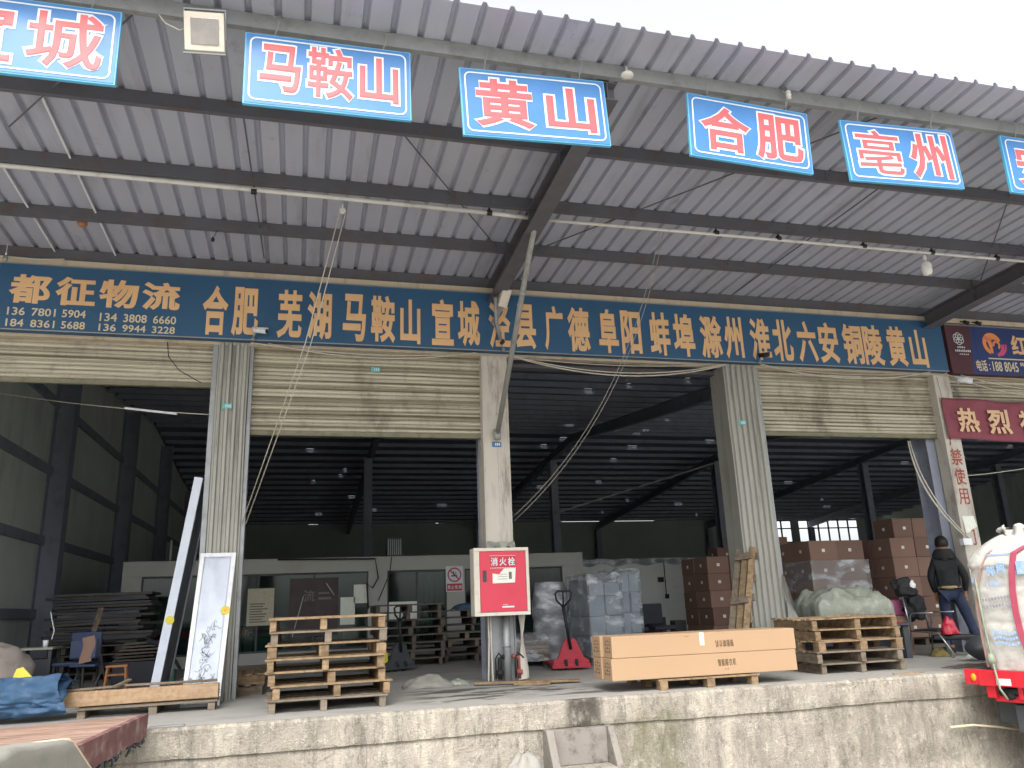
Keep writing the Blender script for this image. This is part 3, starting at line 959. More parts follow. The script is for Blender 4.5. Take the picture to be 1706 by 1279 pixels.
m.grid(lambda u, v: (2.55 + .62 * u, .30 + .03 * math.sin(u * 44), .3 + 1.4 * v), 60, 2)
m.build('curtain', 'curtain', off, solid=.004)
def poster(x0, x1, z0, z1, mats, y=.008, extra=None):
    m = MB(); m.box(x0, x1, y, y + .012, z0, z1, 0)
    if extra: extra(m, y)
    return m.build('wall_notice', mats, off)
def lines(x0, x1, z0, z1, n, m, y):
    for k in range(n):
        z = z1 - (z1 - z0) * (k + .5) / n
        m.box(x0, x0 + (x1 - x0) * random.uniform(.55, 1), y - .003, y - .0005, z - .012, z + .012, 1)
poster(-1.0, -.48, .75, 1.48, ['poster_cream', 'poster_ink'], extra=lambda m, y: lines(-.95, -.53, .8, 1.2, 8, m, y))
poster(-.18, .80, .50, 1.66, ['poster_dark', 'poster_ink'], extra=lambda m, y: (m.lathe([(.20, -.003), (.20, -.001)], (.12, y, .92), 20, 1, M=Matrix.Rotation(math.pi / 2, 3, 'X')),
       put(m, '流', .10, .33, 1.18, 1.42, .02, face_frame((0, y - .001, 0), (1, 0, 0), (0, 0, 1)), 0, .003, 1), m.box(.40, .66, y - .003, y - .0005, 1.22, 1.27, 1), m.box(.40, .62, y - .003, y - .0005, 1.33, 1.37, 1)))
poster(.85, 1.15, .70, 1.25, ['paper', 'poster_ink'])
poster(1.12, 1.40, 1.12, 1.50, ['paper', 'poster_ink'])
poster(1.86, 2.45, .75, 1.12, ['paper', 'poster_ink'])
m = MB(); m.box(-3.0, -1.05, .6, 1.2, .70, .76, 0); m.box(-3.0, -1.05, .59, .62, .55, .70, 1); m.box(-1.0, -.2, .5, 1.0, .60, .66, 1)
m.box(-2.95, -2.85, .65, 1.15, 0, .70, 0); m.box(-1.2, -1.1, .65, 1.15, 0, .70, 0)
m.build('counter', ['dark_grey', 'red'], off)
m = MB(); m.box(.3, .95, .7, 1.2, 0.0, .62, 0); m.box(-.9, -.3, .8, 1.2, 0, .5, 0); m.build('cupboard', 'green_plastic', off)
for x, y in ((-.92, .9), (-.85, 1.5), (.25, 1.0), (1.05, .8), (.6, 2.2)):
    m = MB(); m.lathe([(.05, 0), (.05, -.02)], (x, y, 1.995), 12); m.build('downlight', 'lamp_on', off)
m = MB(); m.bar((-.10, -.02, .50), (.10, -.02, 1.30), .02, .02); m.bar((.55, -.02, 1.55), (.72, -.02, 1.30), .02, .02); m.build('poster_stand', 'galv', off)

# ================================================================ SIGNS
SW, SH, ST = 1.33, .66, .035
def hanging_sign(cx, cz, y, tilt, chars, label, lean=0.0, w=SW):
    """one box sign hung on two wires; chars = [(character, u0, u1, v0, v1)] in sign units."""
    t = thing('hanging_sign', label, 'sign', (cx, y, cz), 0, 'blue place-name signs hung along the canopy edge')
    R = Matrix.Rotation(lean, 3, 'X') @ Matrix.Rotation(tilt, 3, 'Y')
    M = R.to_4x4()
    def b(x0, x1, y0, y1, z0, z1, name, mat, **k):
        m = MB(); m.box(x0, x1, y0, y1, z0, z1); m.v = [tuple(M @ Vector(p)) for p in m.v]
        return m.build(name, mat, t, **k)
    b(-w / 2, w / 2, .002, ST, -SH, 0, 'sign_box', 'sign_edge', bevel=.004)
    b(-w / 2 + .012, w / 2 - .012, -.002, .001, -SH + .012, -.012, 'sign_face', 'sign_blue')
    # white border line with rounded corners
    m = MB()
    e, r, q = .045, .05, .013
    def rr(k):
        pts = []
        for cx_, cz_, a0 in ((w / 2 - e - r, -e - r, 0), (-w / 2 + e + r, -e - r, 90), (-w / 2 + e + r, -SH + e + r, 180), (w / 2 - e - r, -SH + e + r, 270)):
            for s in range(6):
                a = math.radians(a0 + 90 * s / 5)
                pts.append((cx_ + (r + k) * math.cos(a), cz_ + (r + k) * math.sin(a)))
        return pts
    o_, i_ = rr(q / 2), rr(-q / 2)
    n = len(o_)
    m.add([(x, -.0045, z) for x, z in o_] + [(x, -.0045, z) for x, z in i_], [(k, (k + 1) % n, n + (k + 1) % n, n + k) for k in range(n)])
    m.v = [tuple(M @ Vector(p)) for p in m.v]
    m.build('border_line', 'sign_white', t, solid=.002)
    F = M @ face_frame((0, 0, 0), (1, 0, 0), (0, 0, 1))
    a, c = MB(), MB()
    for ch, u0, u1, v0, v1 in chars:
        U0, U1, V0, V1 = -w / 2 + u0 * w, -w / 2 + u1 * w, -SH + v0 * SH, -SH + v1 * SH
        bd = {'城': .012, '亳': .008, '鞍': .016}.get(ch, .024)
        put(a, ch, U0, U1, V0, V1, bd + .04, F, .003, .006, fat=bd)
        put(c, ch, U0, U1, V0, V1, bd, F, .0065, .0095)
    a.build('letter_outline', 'sign_white', t)
    c.build('lettering', 'sign_red', t)
    zt = deck_z(y) - .14 - cz
    for x in (-w * .33, w * .33):
        p = R @ Vector((x, .018, -.01))
        m = MB()
        m.tube([p, p + Vector((.01, 0, max(.02, zt + .02)))], .004, 5)
        m.tube([p + Vector((.012, 0, zt * .6)), p + Vector((.03, -.03, zt + .06)), p + Vector((-.02, -.02, zt + .10)), p + Vector((.05, .0, zt + .14))], .0035, 5)
        m.build('hanging_wire', 'galv', t)
    return t
rad = math.radians
# tilt > 0 lowers the right end
hanging_sign(-2.14, 5.50, -4.79, rad(-.4), [('宣', .10, .46, .14, .88), ('城', .53, .92, .14, .88)],
             'blue hanging sign with red characters 宣城, cut by the left picture edge')
hanging_sign(.10, 5.49, -4.79, rad(-.8), [('马', .09, .33, .2, .86), ('鞍', .37, .64, .18, .9), ('山', .68, .92, .2, .84)],
             'blue hanging sign with three red characters 马鞍山')
hanging_sign(1.845, 5.45, -4.79, rad(-2.4), [('黄', .09, .48, .15, .86), ('山', .57, .91, .17, .82)],
             'blue hanging sign with red characters 黄山, in front of the canopy rafter', lean=rad(0))
hanging_sign(3.97, 5.455, -4.79, rad(2.5), [('合', .09, .49, .14, .84), ('肥', .54, .93, .12, .86)],
             'blue hanging sign with red characters 合肥, its right end hanging low', w=1.27)
hanging_sign(5.63, 5.435, -4.79, rad(-2.0), [('亳', .10, .48, .14, .86), ('州', .56, .92, .12, .88)],
             'blue hanging sign with red characters 亳州')
hanging_sign(7.58, 5.48, -4.79, rad(.6), [('安', .10, .46, .14, .86), ('庆', .55, .92, .14, .86)],
             'blue hanging sign cut by the right picture edge')

# long blue fascia board
fb = thing('fascia_board', 'long dark blue name board with orange characters and phone numbers above the doors', 'sign board', (0, 0, 0))
m = MB(); m.box(-3.74, 10.36, -.11, .015, 4.435, 5.315)
m.build('board', 'board_blue', fb, bevel=.006)
m = MB(); m.box(-3.74, 10.36, -.117, -.111, 4.432, 4.447); m.box(-3.74, 10.36, -.117, -.111, 5.303, 5.318)
m.build('edge_trim', 'galv', fb)
F = front_at(-.111)
m = MB()
row = [('合', -1.34, -1.02), ('肥', -0.97, -0.64), ('芜', -0.4, -0.08), ('湖', -0.01, 0.31), ('马', 0.46, 0.77), ('鞍', 0.84, 1.17), ('山', 1.24, 1.52), ('宣', 1.68, 1.99), ('城', 2.05, 2.37), ('泾', 2.5, 2.82), ('县', 2.88, 3.2), ('广', 3.33, 3.62), ('德', 3.69, 4.03), ('阜', 4.17, 4.48), ('阳', 4.53, 4.85), ('蚌', 4.99, 5.32), ('埠', 5.38, 5.73), ('滁', 5.83, 6.2), ('州', 6.24, 6.56), ('淮', 6.69, 7.04), ('北', 7.09, 7.44), ('六', 7.53, 7.88), ('安', 7.92, 8.28), ('铜', 8.37, 8.74), ('陵', 8.76, 9.13), ('黄', 9.21, 9.58), ('山', 9.66, 9.98)]
for ch, a, b in row:
    put(m, ch, a, b, 4.485, 5.175 if ch != '山' else 5.14, .032, F, .0, .006)
m.build('place_name_letters', 'board_orange', fb)
m = MB()
for ch, a, b in (('都', -3.60, -3.13), ('征', -3.08, -2.62), ('物', -2.58, -2.12), ('流', -2.08, -1.62)):
    put(m, ch, a, b, 4.785, 5.17, .036, F, 0, .006)
m.build('company_letters', 'board_orange', fb)
for s, a, b, z0, z1 in (('136 7801 5904', -3.585, -2.685, 4.625, 4.728), ('134 3808 6660', -2.545, -1.625, 4.60, 4.71), ('184 8361 5688', -3.585, -2.68, 4.475, 4.575), ('136 9944 3228', -2.545, -1.63, 4.47, 4.565)):
    at_ = 0
    for wd in s.split(' '):
        m = MB(); put(m, wd, a + (b - a) * at_ / 12.4, a + (b - a) * (at_ + len(wd)) / 12.4 - .022, z0, z1, .014, F, 0, .005); m.build('phone_digits', 'board_cream', fb)
        at_ += len(wd) + .7

# neighbour's board on the right
nb = thing('neighbour_board', 'dark red and navy shop board with an orange round logo at the right edge', 'sign board', (0, 0, 0))
m = MB(); m.box(10.44, 14.5, -.10, .015, 4.41, 5.27); m.box(11.03, 14.5, -.104, -.101, 4.415, 5.265, 1)
m.add([(10.86, -.1015, 4.415), (11.029, -.1015, 4.415), (11.029, -.1015, 5.265), (10.97, -.1015, 5.265)], [(0, 1, 2, 3)], 1)
m.build('board', ['maroon', 'navy'], nb)
m = MB(); m.box(10.44, 14.5, -.108, -.101, 5.272, 5.29); m.build('edge_trim', 'galv', nb)
F = front_at(-.105)
def ring(m, cx, cz, r0, r1, a0, a1, y, n=18, k=0):
    vs = []
    for i in range(n + 1):
        a = math.radians(a0 + (a1 - a0) * i / n)
        vs += [(cx + r0 * math.cos(a), y, cz + r0 * math.sin(a)), (cx + r1 * math.cos(a), y, cz + r1 * math.sin(a))]
    m.add(vs, [(2 * i, 2 * i + 1, 2 * i + 3, 2 * i + 2) for i in range(n)], k)
m = MB()
for i in range(6):
    a = math.radians(60 * i + 30)
    ring(m, 10.68 + .055 * math.cos(a), 5.03 + .055 * math.sin(a), .046, .058, 0, 360, -.106 - i * .0004, 14)
for (x0, x1, z, h) in ((10.63, 10.80, 4.865, .032), (10.57, 10.90, 4.80, .036), (10.65, 10.85, 4.748, .018)):
    n = int((x1 - x0) / .034)
    for i in range(n):
        x = x0 + (x1 - x0) * i / n
        m.box(x, x + .022, -.106, -.1035, z, z + h * (1 if i % 3 else .8))
m.build('hexagon_logo', 'sign_white', nb)
m = MB()
ring(m, 11.37, 4.97, .125, .20, 20, 250, -.107, 26)
ring(m, 11.41, 4.95, .10, .17, 30, 160, -.1085, 20)
m.add([(11.28, -.110, 5.0), (11.36, -.110, 5.06), (11.36, -.110, 4.80), (11.32, -.110, 4.80)], [(0, 1, 2, 3)])
ring(m, 11.45, 4.95, .04, .085, -60, 200, -.1115, 18)
m.build('round_logo', 'logo_orange', nb)
m = MB()
ring(m, 11.39, 4.95, .16, .22, -75, 5, -.1095, 18)
ring(m, 11.44, 4.97, .19, .23, -70, 0, -.1085, 18)
m.build('round_logo_tail', 'logo_pink', nb)
m = MB()
put(m, '红', 11.77, 12.10, 4.80, 5.15, .03, F, 0, .004)
m.build('shop_letters', 'board_orange', nb)
m = MB(); m.box(11.23, 13.5, -.108, -.1055, 4.695, 4.715)
put(m, '电话', 10.95, 11.17, 4.47, 4.67, .02, F, 0, .004); put(m, ':', 11.21, 11.23, 4.50, 4.60, .01, F, 0, .004)
put(m, '188 8045', 11.285, 11.82, 4.48, 4.655, .012, F, 0, .004)
put(m, '"', 11.88, 11.95, 4.59, 4.655, .012, F, 0, .004)
m.build('phone_letters', 'board_cream', nb)

# red cloth banner
rb = thing('cloth_banner', 'faded dark red cloth banner with pale characters hung under the right board', 'banner', (0, 0, 0))
def bnr(u, v):
    x = 10.16 + 3.3 * u; z = 4.0 - .69 * v - .10 * u * (1 - v) * 0 - .04 * math.sin(math.pi * u)
    return (x, -.05 + .018 * math.sin(7 * u * 3 + 3 * v) + .012 * math.sin(23 * u + 7 * v), z + .01 * math.sin(9 * u))
m = MB(); m.grid(bnr, 60, 12); m.build('cloth', 'banner_red', rb, smooth=True, solid=.003)
m = MB()
F = front_at(-.088)
put(m, '热', 10.36, 10.79, 3.41, 3.82, .03, F, 0, .004); put(m, '烈', 10.97, 11.44, 3.39, 3.81, .03, F, 0, .004); put(m, '祝', 11.62, 12.05, 3.39, 3.81, .03, F, 0, .004)
m.build('lettering', 'banner_yellow', rb)
m = MB()
for x in (10.17, 13.4): m.tube([(x, -.05, 4.0), (x, -.02, 4.36)], .005, 5)
m.build('tie_cord', 'rope', rb)

# small number plates
for x, z, y, mat, lab in ((-.97, 3.56, -.021, 'sticker_teal', 'small teal number plate on the left ribbed pillar'), (6.44, 3.50, -.021, 'sticker_teal', 'small teal number plate on the right ribbed pillar'),
                 (2.585, 3.11, -.016, 'sticker_blue', 'small blue number plate on the pale middle pillar'), (.93, 4.17, .128, 'sticker_teal', 'small dark teal plate on the second shutter')):
    t = thing('number_plate', lab, 'plate', (x, y, z))
    m = MB(); m.box(-.065, .065, 0, .006, -.035, .035); m.build('plate', mat, t, bevel=.002)
    m = MB()
    for k in range(3): m.box(-.02 + k * .025, -.006 + k * .025, -.002, -.0003, -.018, .018)
    m.build('plate_mark', 'sign_white', t)

# ================================================================ FIRE HYDRANT CABINET
fc = thing('hydrant_cabinet', 'red fire hydrant cabinet with a cream frame on the middle pillar', 'fire cabinet', (2.165, -.28, .835))
W, H = .735, .85
m = MB(); m.box(0, W, .03, .24, 0, H); m.build('cabinet_box', 'cream_metal', fc, bevel=.006)
m = MB()
for a in ((0, W, 0, .042), (0, W, H - .042, H)): m.box(a[0], a[1], 0, .028, a[2], a[3])
m.box(0, .075, 0, .028, .043, H - .043); m.box(W - .04, W, 0, .028, .043, H - .043)
m.build('cabinet_frame', 'cream_metal', fc, bevel=.003)
d = MB(); d.box(.080, W - .045, .006, .028, .047, H - .047)
door = d.build('cabinet_door', 'fire_red', fc, bevel=.004)
m = MB(); m.box(.115, .165, -.002, .005, .42, .565); m.build('door_handle', 'dark_grey', door, bevel=.006)
F = face_frame((0, .0055, 0), (1, 0, 0), (0, 0, 1))
m = MB(); m.box(.22, .555, .003, .0057, .605, .735); m.build('title_panel', 'red', door)
m = MB()
F2 = face_frame((0, .003, 0), (1, 0, 0), (0, 0, 1))
for ch, a, b in (('消', .225, .318), ('火', .34, .435), ('栓', .455, .55)): put(m, ch, a, b, .62, .725, .02, F2, 0, .002)
for k in range(16):
    m.box(.215 + k * .022, .228 + k * .022, .002, .0028, .588, .598); m.box(.215 + k * .022, .228 + k * .022, .002, .0028, .745, .752)
put(m, 'FIRE', .375, .44, .125, .14, .0, F, 0, .001); m.box(.36, .52, .003, .0055, .095, .115)
m.build('title_letters', 'sign_white', door)
m = MB(); m.prism([(.245, .40), (.54, .405), (.555, .585), (.40, .585), (.33, .51), (.245, .525)], .002, .0058, 'XZ'); m.build('torn_notice', 'paper', door)
m = MB()
for k in range(3): m.box(.31 + .012 * k, .44, .0005, .0018, .45 + .03 * k, .455 + .03 * k)
m.box(.46, .50, .0005, .0018, .45, .54); m.build('notice_print', 'poster_ink', door)
# water pipe under the cabinet with two red valves
wp = thing('riser_pipe', 'grey riser pipe with red valves at the foot of the middle pillar', 'pipe', (2.63, -.03, 0))
m = MB(); m.tube([(0, 0, 0), (0, 0, .83)], .05, 14); m.lathe([(.058, .44), (.058, .47)], (0, 0, 0), 14)
m.build('pipe', 'galv', wp, smooth=True)
for x in (-.10, .16):
    m = MB()
    m.tube([(x, .0, .05), (x, .0, .30), (x * .4, 0, .33)], .028, 10); m.lathe([(.045, .10), (.05, .13), (.045, .16)], (x, 0, 0), 12)
    m.build('valve', 'valve_red' if x > 0 else 'rubber', wp, smooth=True)
    m = MB(); m.tube([(x - .06, -.03, .06), (x - .065, -.03, .30), (x - .02, -.03, .37), (x + .05, -.03, .30)], .012, 8); m.build('hose', 'rubber', wp, smooth=True)
for x, xb in ((2.395, 2.37), (2.425, 2.43)):
    m = MB(); m.tube([(x, -.02, .84), (x, -.03, .5), (xb, -.05, .02)], .010, 6)
    tag(m.build('drop_cable', 'cable_white'), 'pale thin cable running down the left of the bare steel column', 'cable', 'cables at the foot of the middle pillar')
m = MB()
m.grid(lambda u, v: (2.80 + .08 * u + .03 * math.sin(5 * v + 3 * u), -.02 - .04 * math.sin(3 * u), .83 - .80 * v + .02 * u), 4, 16)
tag(m.build('torn_board', 'pillar', solid=.012), 'torn pale board strip hanging below the cabinet', 'board')
# planks in front of the pillar foot
for (a, b, w, h, lab) in (((2.17, -.12, .035), (3.42, -.55, .03), .11, .022, 'pale timber plank lying in front of the middle pillar'), ((2.62, -.36, .013), (3.05, -.50, .013), .08, .022, 'short plank under the longer plank at the middle pillar')):
    m = MB(); m.bar(a, b, w, h); tag(m.build('plank', 'wood', bevel=.002), lab, 'plank')

# ================================================================ PIPES, LAMPS, CABLES
m = MB()
cp = thing('conduit_pipe', 'long white conduit pipe hung under the canopy purlins', 'pipe', (0, 0, 0))
Z = 5.44; Y = -2.27
m.tube([(-9, Y, Z + .03), (-3, Y, Z + .03), (-.6, Y, Z + .012), (2.0, Y, Z - .012)], .026, 10); m.tube([(2.06, Y, Z - .015), (2.50, Y, Z - .03)], .026, 10)
m.tube([(2.66, Y, Z - .04), (5.0, Y, Z - .03), (9.9, Y, Z - .02), (14, Y, Z)], .020, 10)
m.build('pipe', 'pipe_white', cp, smooth=True)
for x in (-.62, 2.03, 5.0, 5.9, 7.2, 8.3, 9.4):
    m = MB(); m.lathe([(.034, -.03), (.034, .03)], (x, Y, Z - .01), 10, 0, M=Matrix.Rotation(math.pi / 2, 3, 'Y')); m.box(x - .012, x + .012, Y - .01, Y + .01, Z + .02, deck_z(Y) - .15)
    m.build('pipe_clamp', 'black', cp)
# downpipe from the conduit to the middle pillar
dp = thing('slanting_pipe', 'grey pipe slanting from the canopy rafter down to the pale pillar', 'pipe', (0, 0, 0))
m = MB(); m.tube([(2.52, -2.30, 5.415), (2.60, -2.27, 5.36), (2.585, -2.0, 5.08), (2.575, -.11, 3.23)], .036, 12); m.lathe([(.05, 0), (.06, .10), (.055, .14)], (2.575, -.10, 3.16), 12)
m.build('pipe', 'pipe_grey', dp, smooth=True)
m = MB(); m.lathe([(.045, -.03), (.045, .03)], (2.583, -1.62, 4.71), 12, 0, M=Matrix.Rotation(rad(45), 3, 'X')); m.build('pipe_joint', 'pipe_grey', dp, smooth=True)
m = MB(); m.tube([(2.53, -.45, 5.12), (2.60, -.16, 4.86), (2.66, -.13, 4.60)], .028, 10)
tag(m.build('flat_stay', 'galv', smooth=True), 'short grey stay crossing the blue board beside the slanting pipe', 'stay')
sp = thing('speaker_box', 'weathered cream box bracketed above the board at the rafter foot', 'box', (2.66, -.42, 5.13))
m = MB(); m.obox(Matrix.Rotation(rad(28), 4, 'X') @ Matrix.Rotation(rad(12), 4, 'Y'), .13, .13, .26); m.build('casing', 'cream_metal', sp, bevel=.008)
m = MB(); m.bar((-.02, .02, -.10), (-.10, .30, -.28), .07, .012); m.build('bracket', 'galv', sp)

# floodlight on the eave beam
fl = thing('floodlight', 'cream floodlight with a square lens under the canopy edge', 'floodlight', (-.86, -4.86, 5.37), rad(-6))
R = Matrix.Rotation(rad(24), 4, 'X')
def rot(m): m.v = [tuple(R @ Vector(p)) for p in m.v]; return m
m = MB(); m.box(-.135, .135, 0, .12, -.13, .13); m.box(-.15, .15, -.012, -.001, -.145, .145)
rot(m).build('housing', 'cream_metal', fl, bevel=.008)
m = MB(); m.box(-.10, .11, -.018, -.0125, -.10, .10); rot(m).build('lens', 'lens', fl, bevel=.003)
m = MB(); m.box(-.16, -.15, .03, .06, -.05, .17); m.box(.15, .16, .03, .06, -.05, .17); m.box(-.16, .16, .03, .06, .171, .182); m.box(-.16, .16, -.02, -.005, -.17, -.16); rot(m).build('bracket', 'galv', fl)
m = MB(); m.tube([(-.10, .06, .1), (-.20, .05, .04), (-.32, .08, .12), (-.40, .10, .24)], .006, 6); m.build('lamp_cable', 'cable_white', fl)
# other small lamps
def bulb(loc, label, s=1.0, warm='bulb', wire=.2, lean=0.0):
    t = thing('pendant_lamp', label, 'lamp', loc)
    m = MB(); m.lathe([(.018 * s, -.02 * s), (.055 * s, -.05 * s), (.07 * s, -.10 * s), (.068 * s, -.18 * s), (.05 * s, -.225 * s), (.01 * s, -.235 * s)], (0, 0, 0), 18)
    m.build('glass_bulb', warm, t, smooth=True)
    m = MB(); m.lathe([(.022 * s, -.03 * s), (.026 * s, .05 * s), (.015 * s, .06 * s)], (0, 0, 0), 12); m.build('lamp_holder', 'white', t, smooth=True)
    m = MB(); m.tube([(0, 0, .06 * s), (lean, 0, wire)], .005, 6); m.build('lamp_wire', 'cable_white', t)
    return t
bulb((8.15, -2.28, 5.31), 'large white bulb hanging from the conduit pipe at the right', 1.0, wire=.24, lean=-.08)
bulb((-2.47, -4.35, 5.27), 'dusty cream lamp cut by the left picture edge below the first sign', .85, 'cream_metal', .25)
bulb((-3.62, -.30, 5.34), 'small lamp with a tangle of wires at the left end above the blue board', .4, 'lens', .16)
for x, lab in ((2.74, 'small grey junction lamp on the eave beam beside the rafter'), (4.42, 'small pale insulator on the eave beam above the sign 合肥')):
    t = thing('beam_fitting', lab, 'fitting', (x, -4.80, 5.60))
    m = MB(); m.lathe([(.012, .06), (.014, 0), (.055, -.02), (.06, -.045), (.02, -.05)] if x < 3 else [(.02, .05), (.028, .03), (.018, .02), (.028, 0), (.018, -.01), (.026, -.04)], (0, 0, 0), 12); m.build('fitting_body', 'pipe_white', t, smooth=True)
    m = MB(); m.tube([(0, 0, .05), (0, .04, .12)], .01, 6); m.build('fitting_stem', 'galv', t)

# ropes over pulleys
def rope(pts, r, name, label, cat, mat='rope', group=None, n=6):
    m = MB(); m.tube(pts, r, n)
    return tag(m.build(name, mat, smooth=True), label, cat, group)
def sag(a, b, s, n=14):
    a, b = Vector(a), Vector(b)
    return [a + (b - a) * (i / n) - Vector((0, 0, 4 * s * (i / n) * (1 - i / n))) for i in range(n + 1)]
pu = thing('pulley', 'pale pulley hanging from the conduit pipe with two ropes', 'pulley', (.335, -2.27, 5.29))
m = MB(); m.lathe([(.028, -.012), (.036, -.008), (.030, 0), (.036, .008), (.028, .012)], (0, 0, 0), 14, 0, M=Matrix.Rotation(math.pi / 2, 3, 'X')); m.box(-.008, .008, -.022, -.016, -.03, .07); m.box(-.008, .008, .016, .022, -.03, .07)
m.build('pulley_wheel', 'pipe_white', pu)
m = MB(); m.tube([(0, 0, .07), (.005, 0, .18)], .006, 6); m.build('pulley_hook', 'galv', pu)
rope([(.305, -2.27, 5.27), (-.02, -1.4, 4.0), (-.712, -.03, 2.05)], .0065, 'pulley_rope', 'left rope from the pulley slanting down across the second shutter', 'rope', 'cable_white', group='ropes of the pulley')
rope([(.37, -2.27, 5.27), (.045, -1.4, 4.0), (-.665, -.03, 2.05)], .0065, 'pulley_rope', 'right rope from the pulley slanting down across the second shutter', 'rope', 'cable_white', group='ropes of the pulley')
def curve(p0, p1, p2, n=16):
    p0, p1, p2 = map(Vector, (p0, p1, p2))
    return [(1 - t) ** 2 * p0 + 2 * t * (1 - t) * p1 + t * t * p2 for t in [i / n for i in range(n + 1)]]
for dx in (0, .055):
    rope(curve((4.22 + dx, -2.27, 5.40), (4.15 + dx, -.9, 3.35), (2.80 + dx * .3, .06, 2.12 - dx)), .0045, 'door_rope', 'thin grey rope curving across the open third bay to the pale pillar', 'rope', group='ropes across the third bay')

# cables sagging under the board
for (a, b, s, r, lab) in (((2.79, -.06, 4.40), (6.25, -.06, 4.40), .24, .011, 'upper of two white cables sagging across the open third bay'),
                  ((2.80, -.09, 4.39), (6.23, -.09, 4.40), .20, .009, 'second white cable sagging across the open third bay'),
                  ((3.1, -.03, 4.37), (6.0, -.03, 4.40), .06, .007, 'thin pale cable drooping slightly under the board in the third bay'),
                  ((-.72, -.05, 4.42), (2.35, -.05, 4.41), .09, .012, 'white cable drooping under the board over the second shutter'),
                  ((-.5, -.08, 4.41), (2.3, -.08, 4.41), .14, .009, 'lower pale cable drooping over the second shutter'),
                  ((6.86, -.05, 4.42), (9.98, -.05, 4.42), .09, .007, 'thin pale cable under the board over the fourth bay'),
                  ((6.84, -.08, 4.43), (10.0, -.08, 4.42), .17, .010, 'white cable sagging over the shutter of the fourth bay'),
                  ((10.35, -.06, 4.40), (13.6, -.06, 4.2), .22, .009, 'white cable drooping under the right board'),
                  ((10.6, -.09, 4.39), (13.8, -.09, 4.3), .17, .008, 'second pale cable drooping under the right board')):
    rope(sag(a, b, s), r, 'sagging_cable', lab, 'cable', 'cable_white', 'cables drooping under the boards')
rope([(-1.75, .02, 4.40), (-1.72, .0, 4.2), (-1.58, .0, 4.02), (-1.30, -.01, 3.86)], .006, 'loose_wire', 'thin dark wire hanging in front of the left shutter', 'wire', 'cable_black')
rope(sag((-5.0, 2.2, 4.33), (-1.20, .10, 3.47), .06), .006, 'slack_wire', 'thin pale wire crossing the left bay below the shutter', 'wire', 'cable_white')
m = MB(); m.tube([(-2.32, .72, 3.68), (-1.62, .33, 3.525)], .016, 8); tag(m.build('tube_lamp', 'white'), 'thin white tube on the wire across the left bay', 'tube lamp')
rope([(-3.72, -.2, 5.36), (-3.3, -.2, 5.345), (-3.0, -.2, 5.37)], .008, 'stub_cable', 'pale stub of cable over the left end of the blue board', 'cable', 'cable_white')
for dx, dy in ((0, 0), (.05, .02), (.11, 0), (.16, .03)):
    rope(curve((9.53 + dx * .3, .15 + dy, 3.3), (9.5 + dx, .12 + dy, 2.4), (10.10 + dx * .4, -.10 + dy, 1.70), 18), .010, 'drop_cable', 'pale cable hanging in a bundle down beside the lettered pillar', 'cable', 'cable_white', 'cable bundle beside the lettered pillar')
m = MB(); m.box(9.98, 10.14, -.14, -.06, 1.60, 1.70); m.box(10.0, 10.03, -.145, -.141, 1.62, 1.68)
tag(m.build('socket_block', 'white', bevel=.006), 'white multi-way socket at the end of the cable bundle', 'socket')
rope(sag((10.46, .1, 2.72), (14.0, .3, 3.3), .08), .007, 'slack_wire', 'thin pale wire running right from the lettered pillar', 'wire', 'cable_white')
rope([(-.44, 6.93, 2.05), (1.55, 6.9, 2.02), (1.62, 6.9, 1.62), (1.50, 6.88, 1.42), (1.38, 6.9, 1.52), (1.42, 6.9, 1.0)], .018, 'office_cable', 'dark cable looping down the office front beside its glass', 'cable', 'cable_black')
rope([(1.9, 6.93, 2.05), (1.86, 6.9, 1.7), (1.62, 6.9, 1.15)], .010, 'office_cable', 'thin dark cable slanting down the office post', 'cable', 'cable_black')

# bullet cameras under the boards
def bullet(loc, rz, label, col='white', s=1.0):
    t = thing('bullet_camera', label, 'camera', loc, rz)
    m = MB(); m.tube([(0, -.02 * s, 0), (.16 * s, -.10 * s, -.035 * s)], .035 * s, 14); m.tube([(-.02 * s, -.012 * s, .036 * s), (.18 * s, -.11 * s, -.002)], .012 * s, 8); m.build('camera_body', col, t, smooth=True)
    m = MB(); m.tube([(.16 * s, -.101 * s, -.035 * s), (.166 * s, -.104 * s, -.037 * s)], .028 * s, 14); m.build('camera_lens', 'black', t)
    m = MB(); m.tube([(.03 * s, -.04 * s, -.01), (0, 0, -.07 * s), (-.01, .03, -.10 * s)], .013 * s, 8); m.lathe([(.03 * s, 0), (.03 * s, .03)], (-.01, .02, -.13 * s), 12); m.build('camera_mount', 'galv', t, smooth=True)
    return t
bullet((-.68, -.17, 4.55), 0, 'small bullet camera in front of the blue board above the left ribbed pillar')
bullet((2.68, -.17, 4.54), rad(-70), 'dark bullet camera at the lower edge of the blue board over the pale pillar', 'black', .8)
bullet((6.78, -.17, 4.53), rad(-40), 'black bullet camera on the blue board above the right ribbed pillar', 'black', .9)
bullet((10.42, -.15, 4.28), rad(8), 'white bullet camera on the lettered pillar under the right board', 'white', 1.25)
for x, lab in ((10.80, 'left dark spot lamp above the right board'), (11.05, 'right dark spot lamp above the right board')):
    t = thing('spot_lamp', lab, 'lamp', (x, -.16, 5.33))
    m = MB(); m.tube([(0, 0, 0), (.07, -.04, -.05)], [.028, .036], 12); m.build('lamp_head', 'black', t, smooth=True)
    m = MB(); m.tube([(0, 0, 0), (-.01, .17, .05)], .01, 6); m.build('lamp_arm', 'black', t)
m = MB()
m.lathe([(.03, -.03), (.06, 0), (.05, .04), (.02, .05)], (0, 0, 0), 9)
o = m.build('wasp_nest', 'stool_wood', smooth=True); o.location = (-2.63, -.98, 5.50); tag(o, 'small brown wasp nest under the canopy sheet at the left', 'wasp nest')
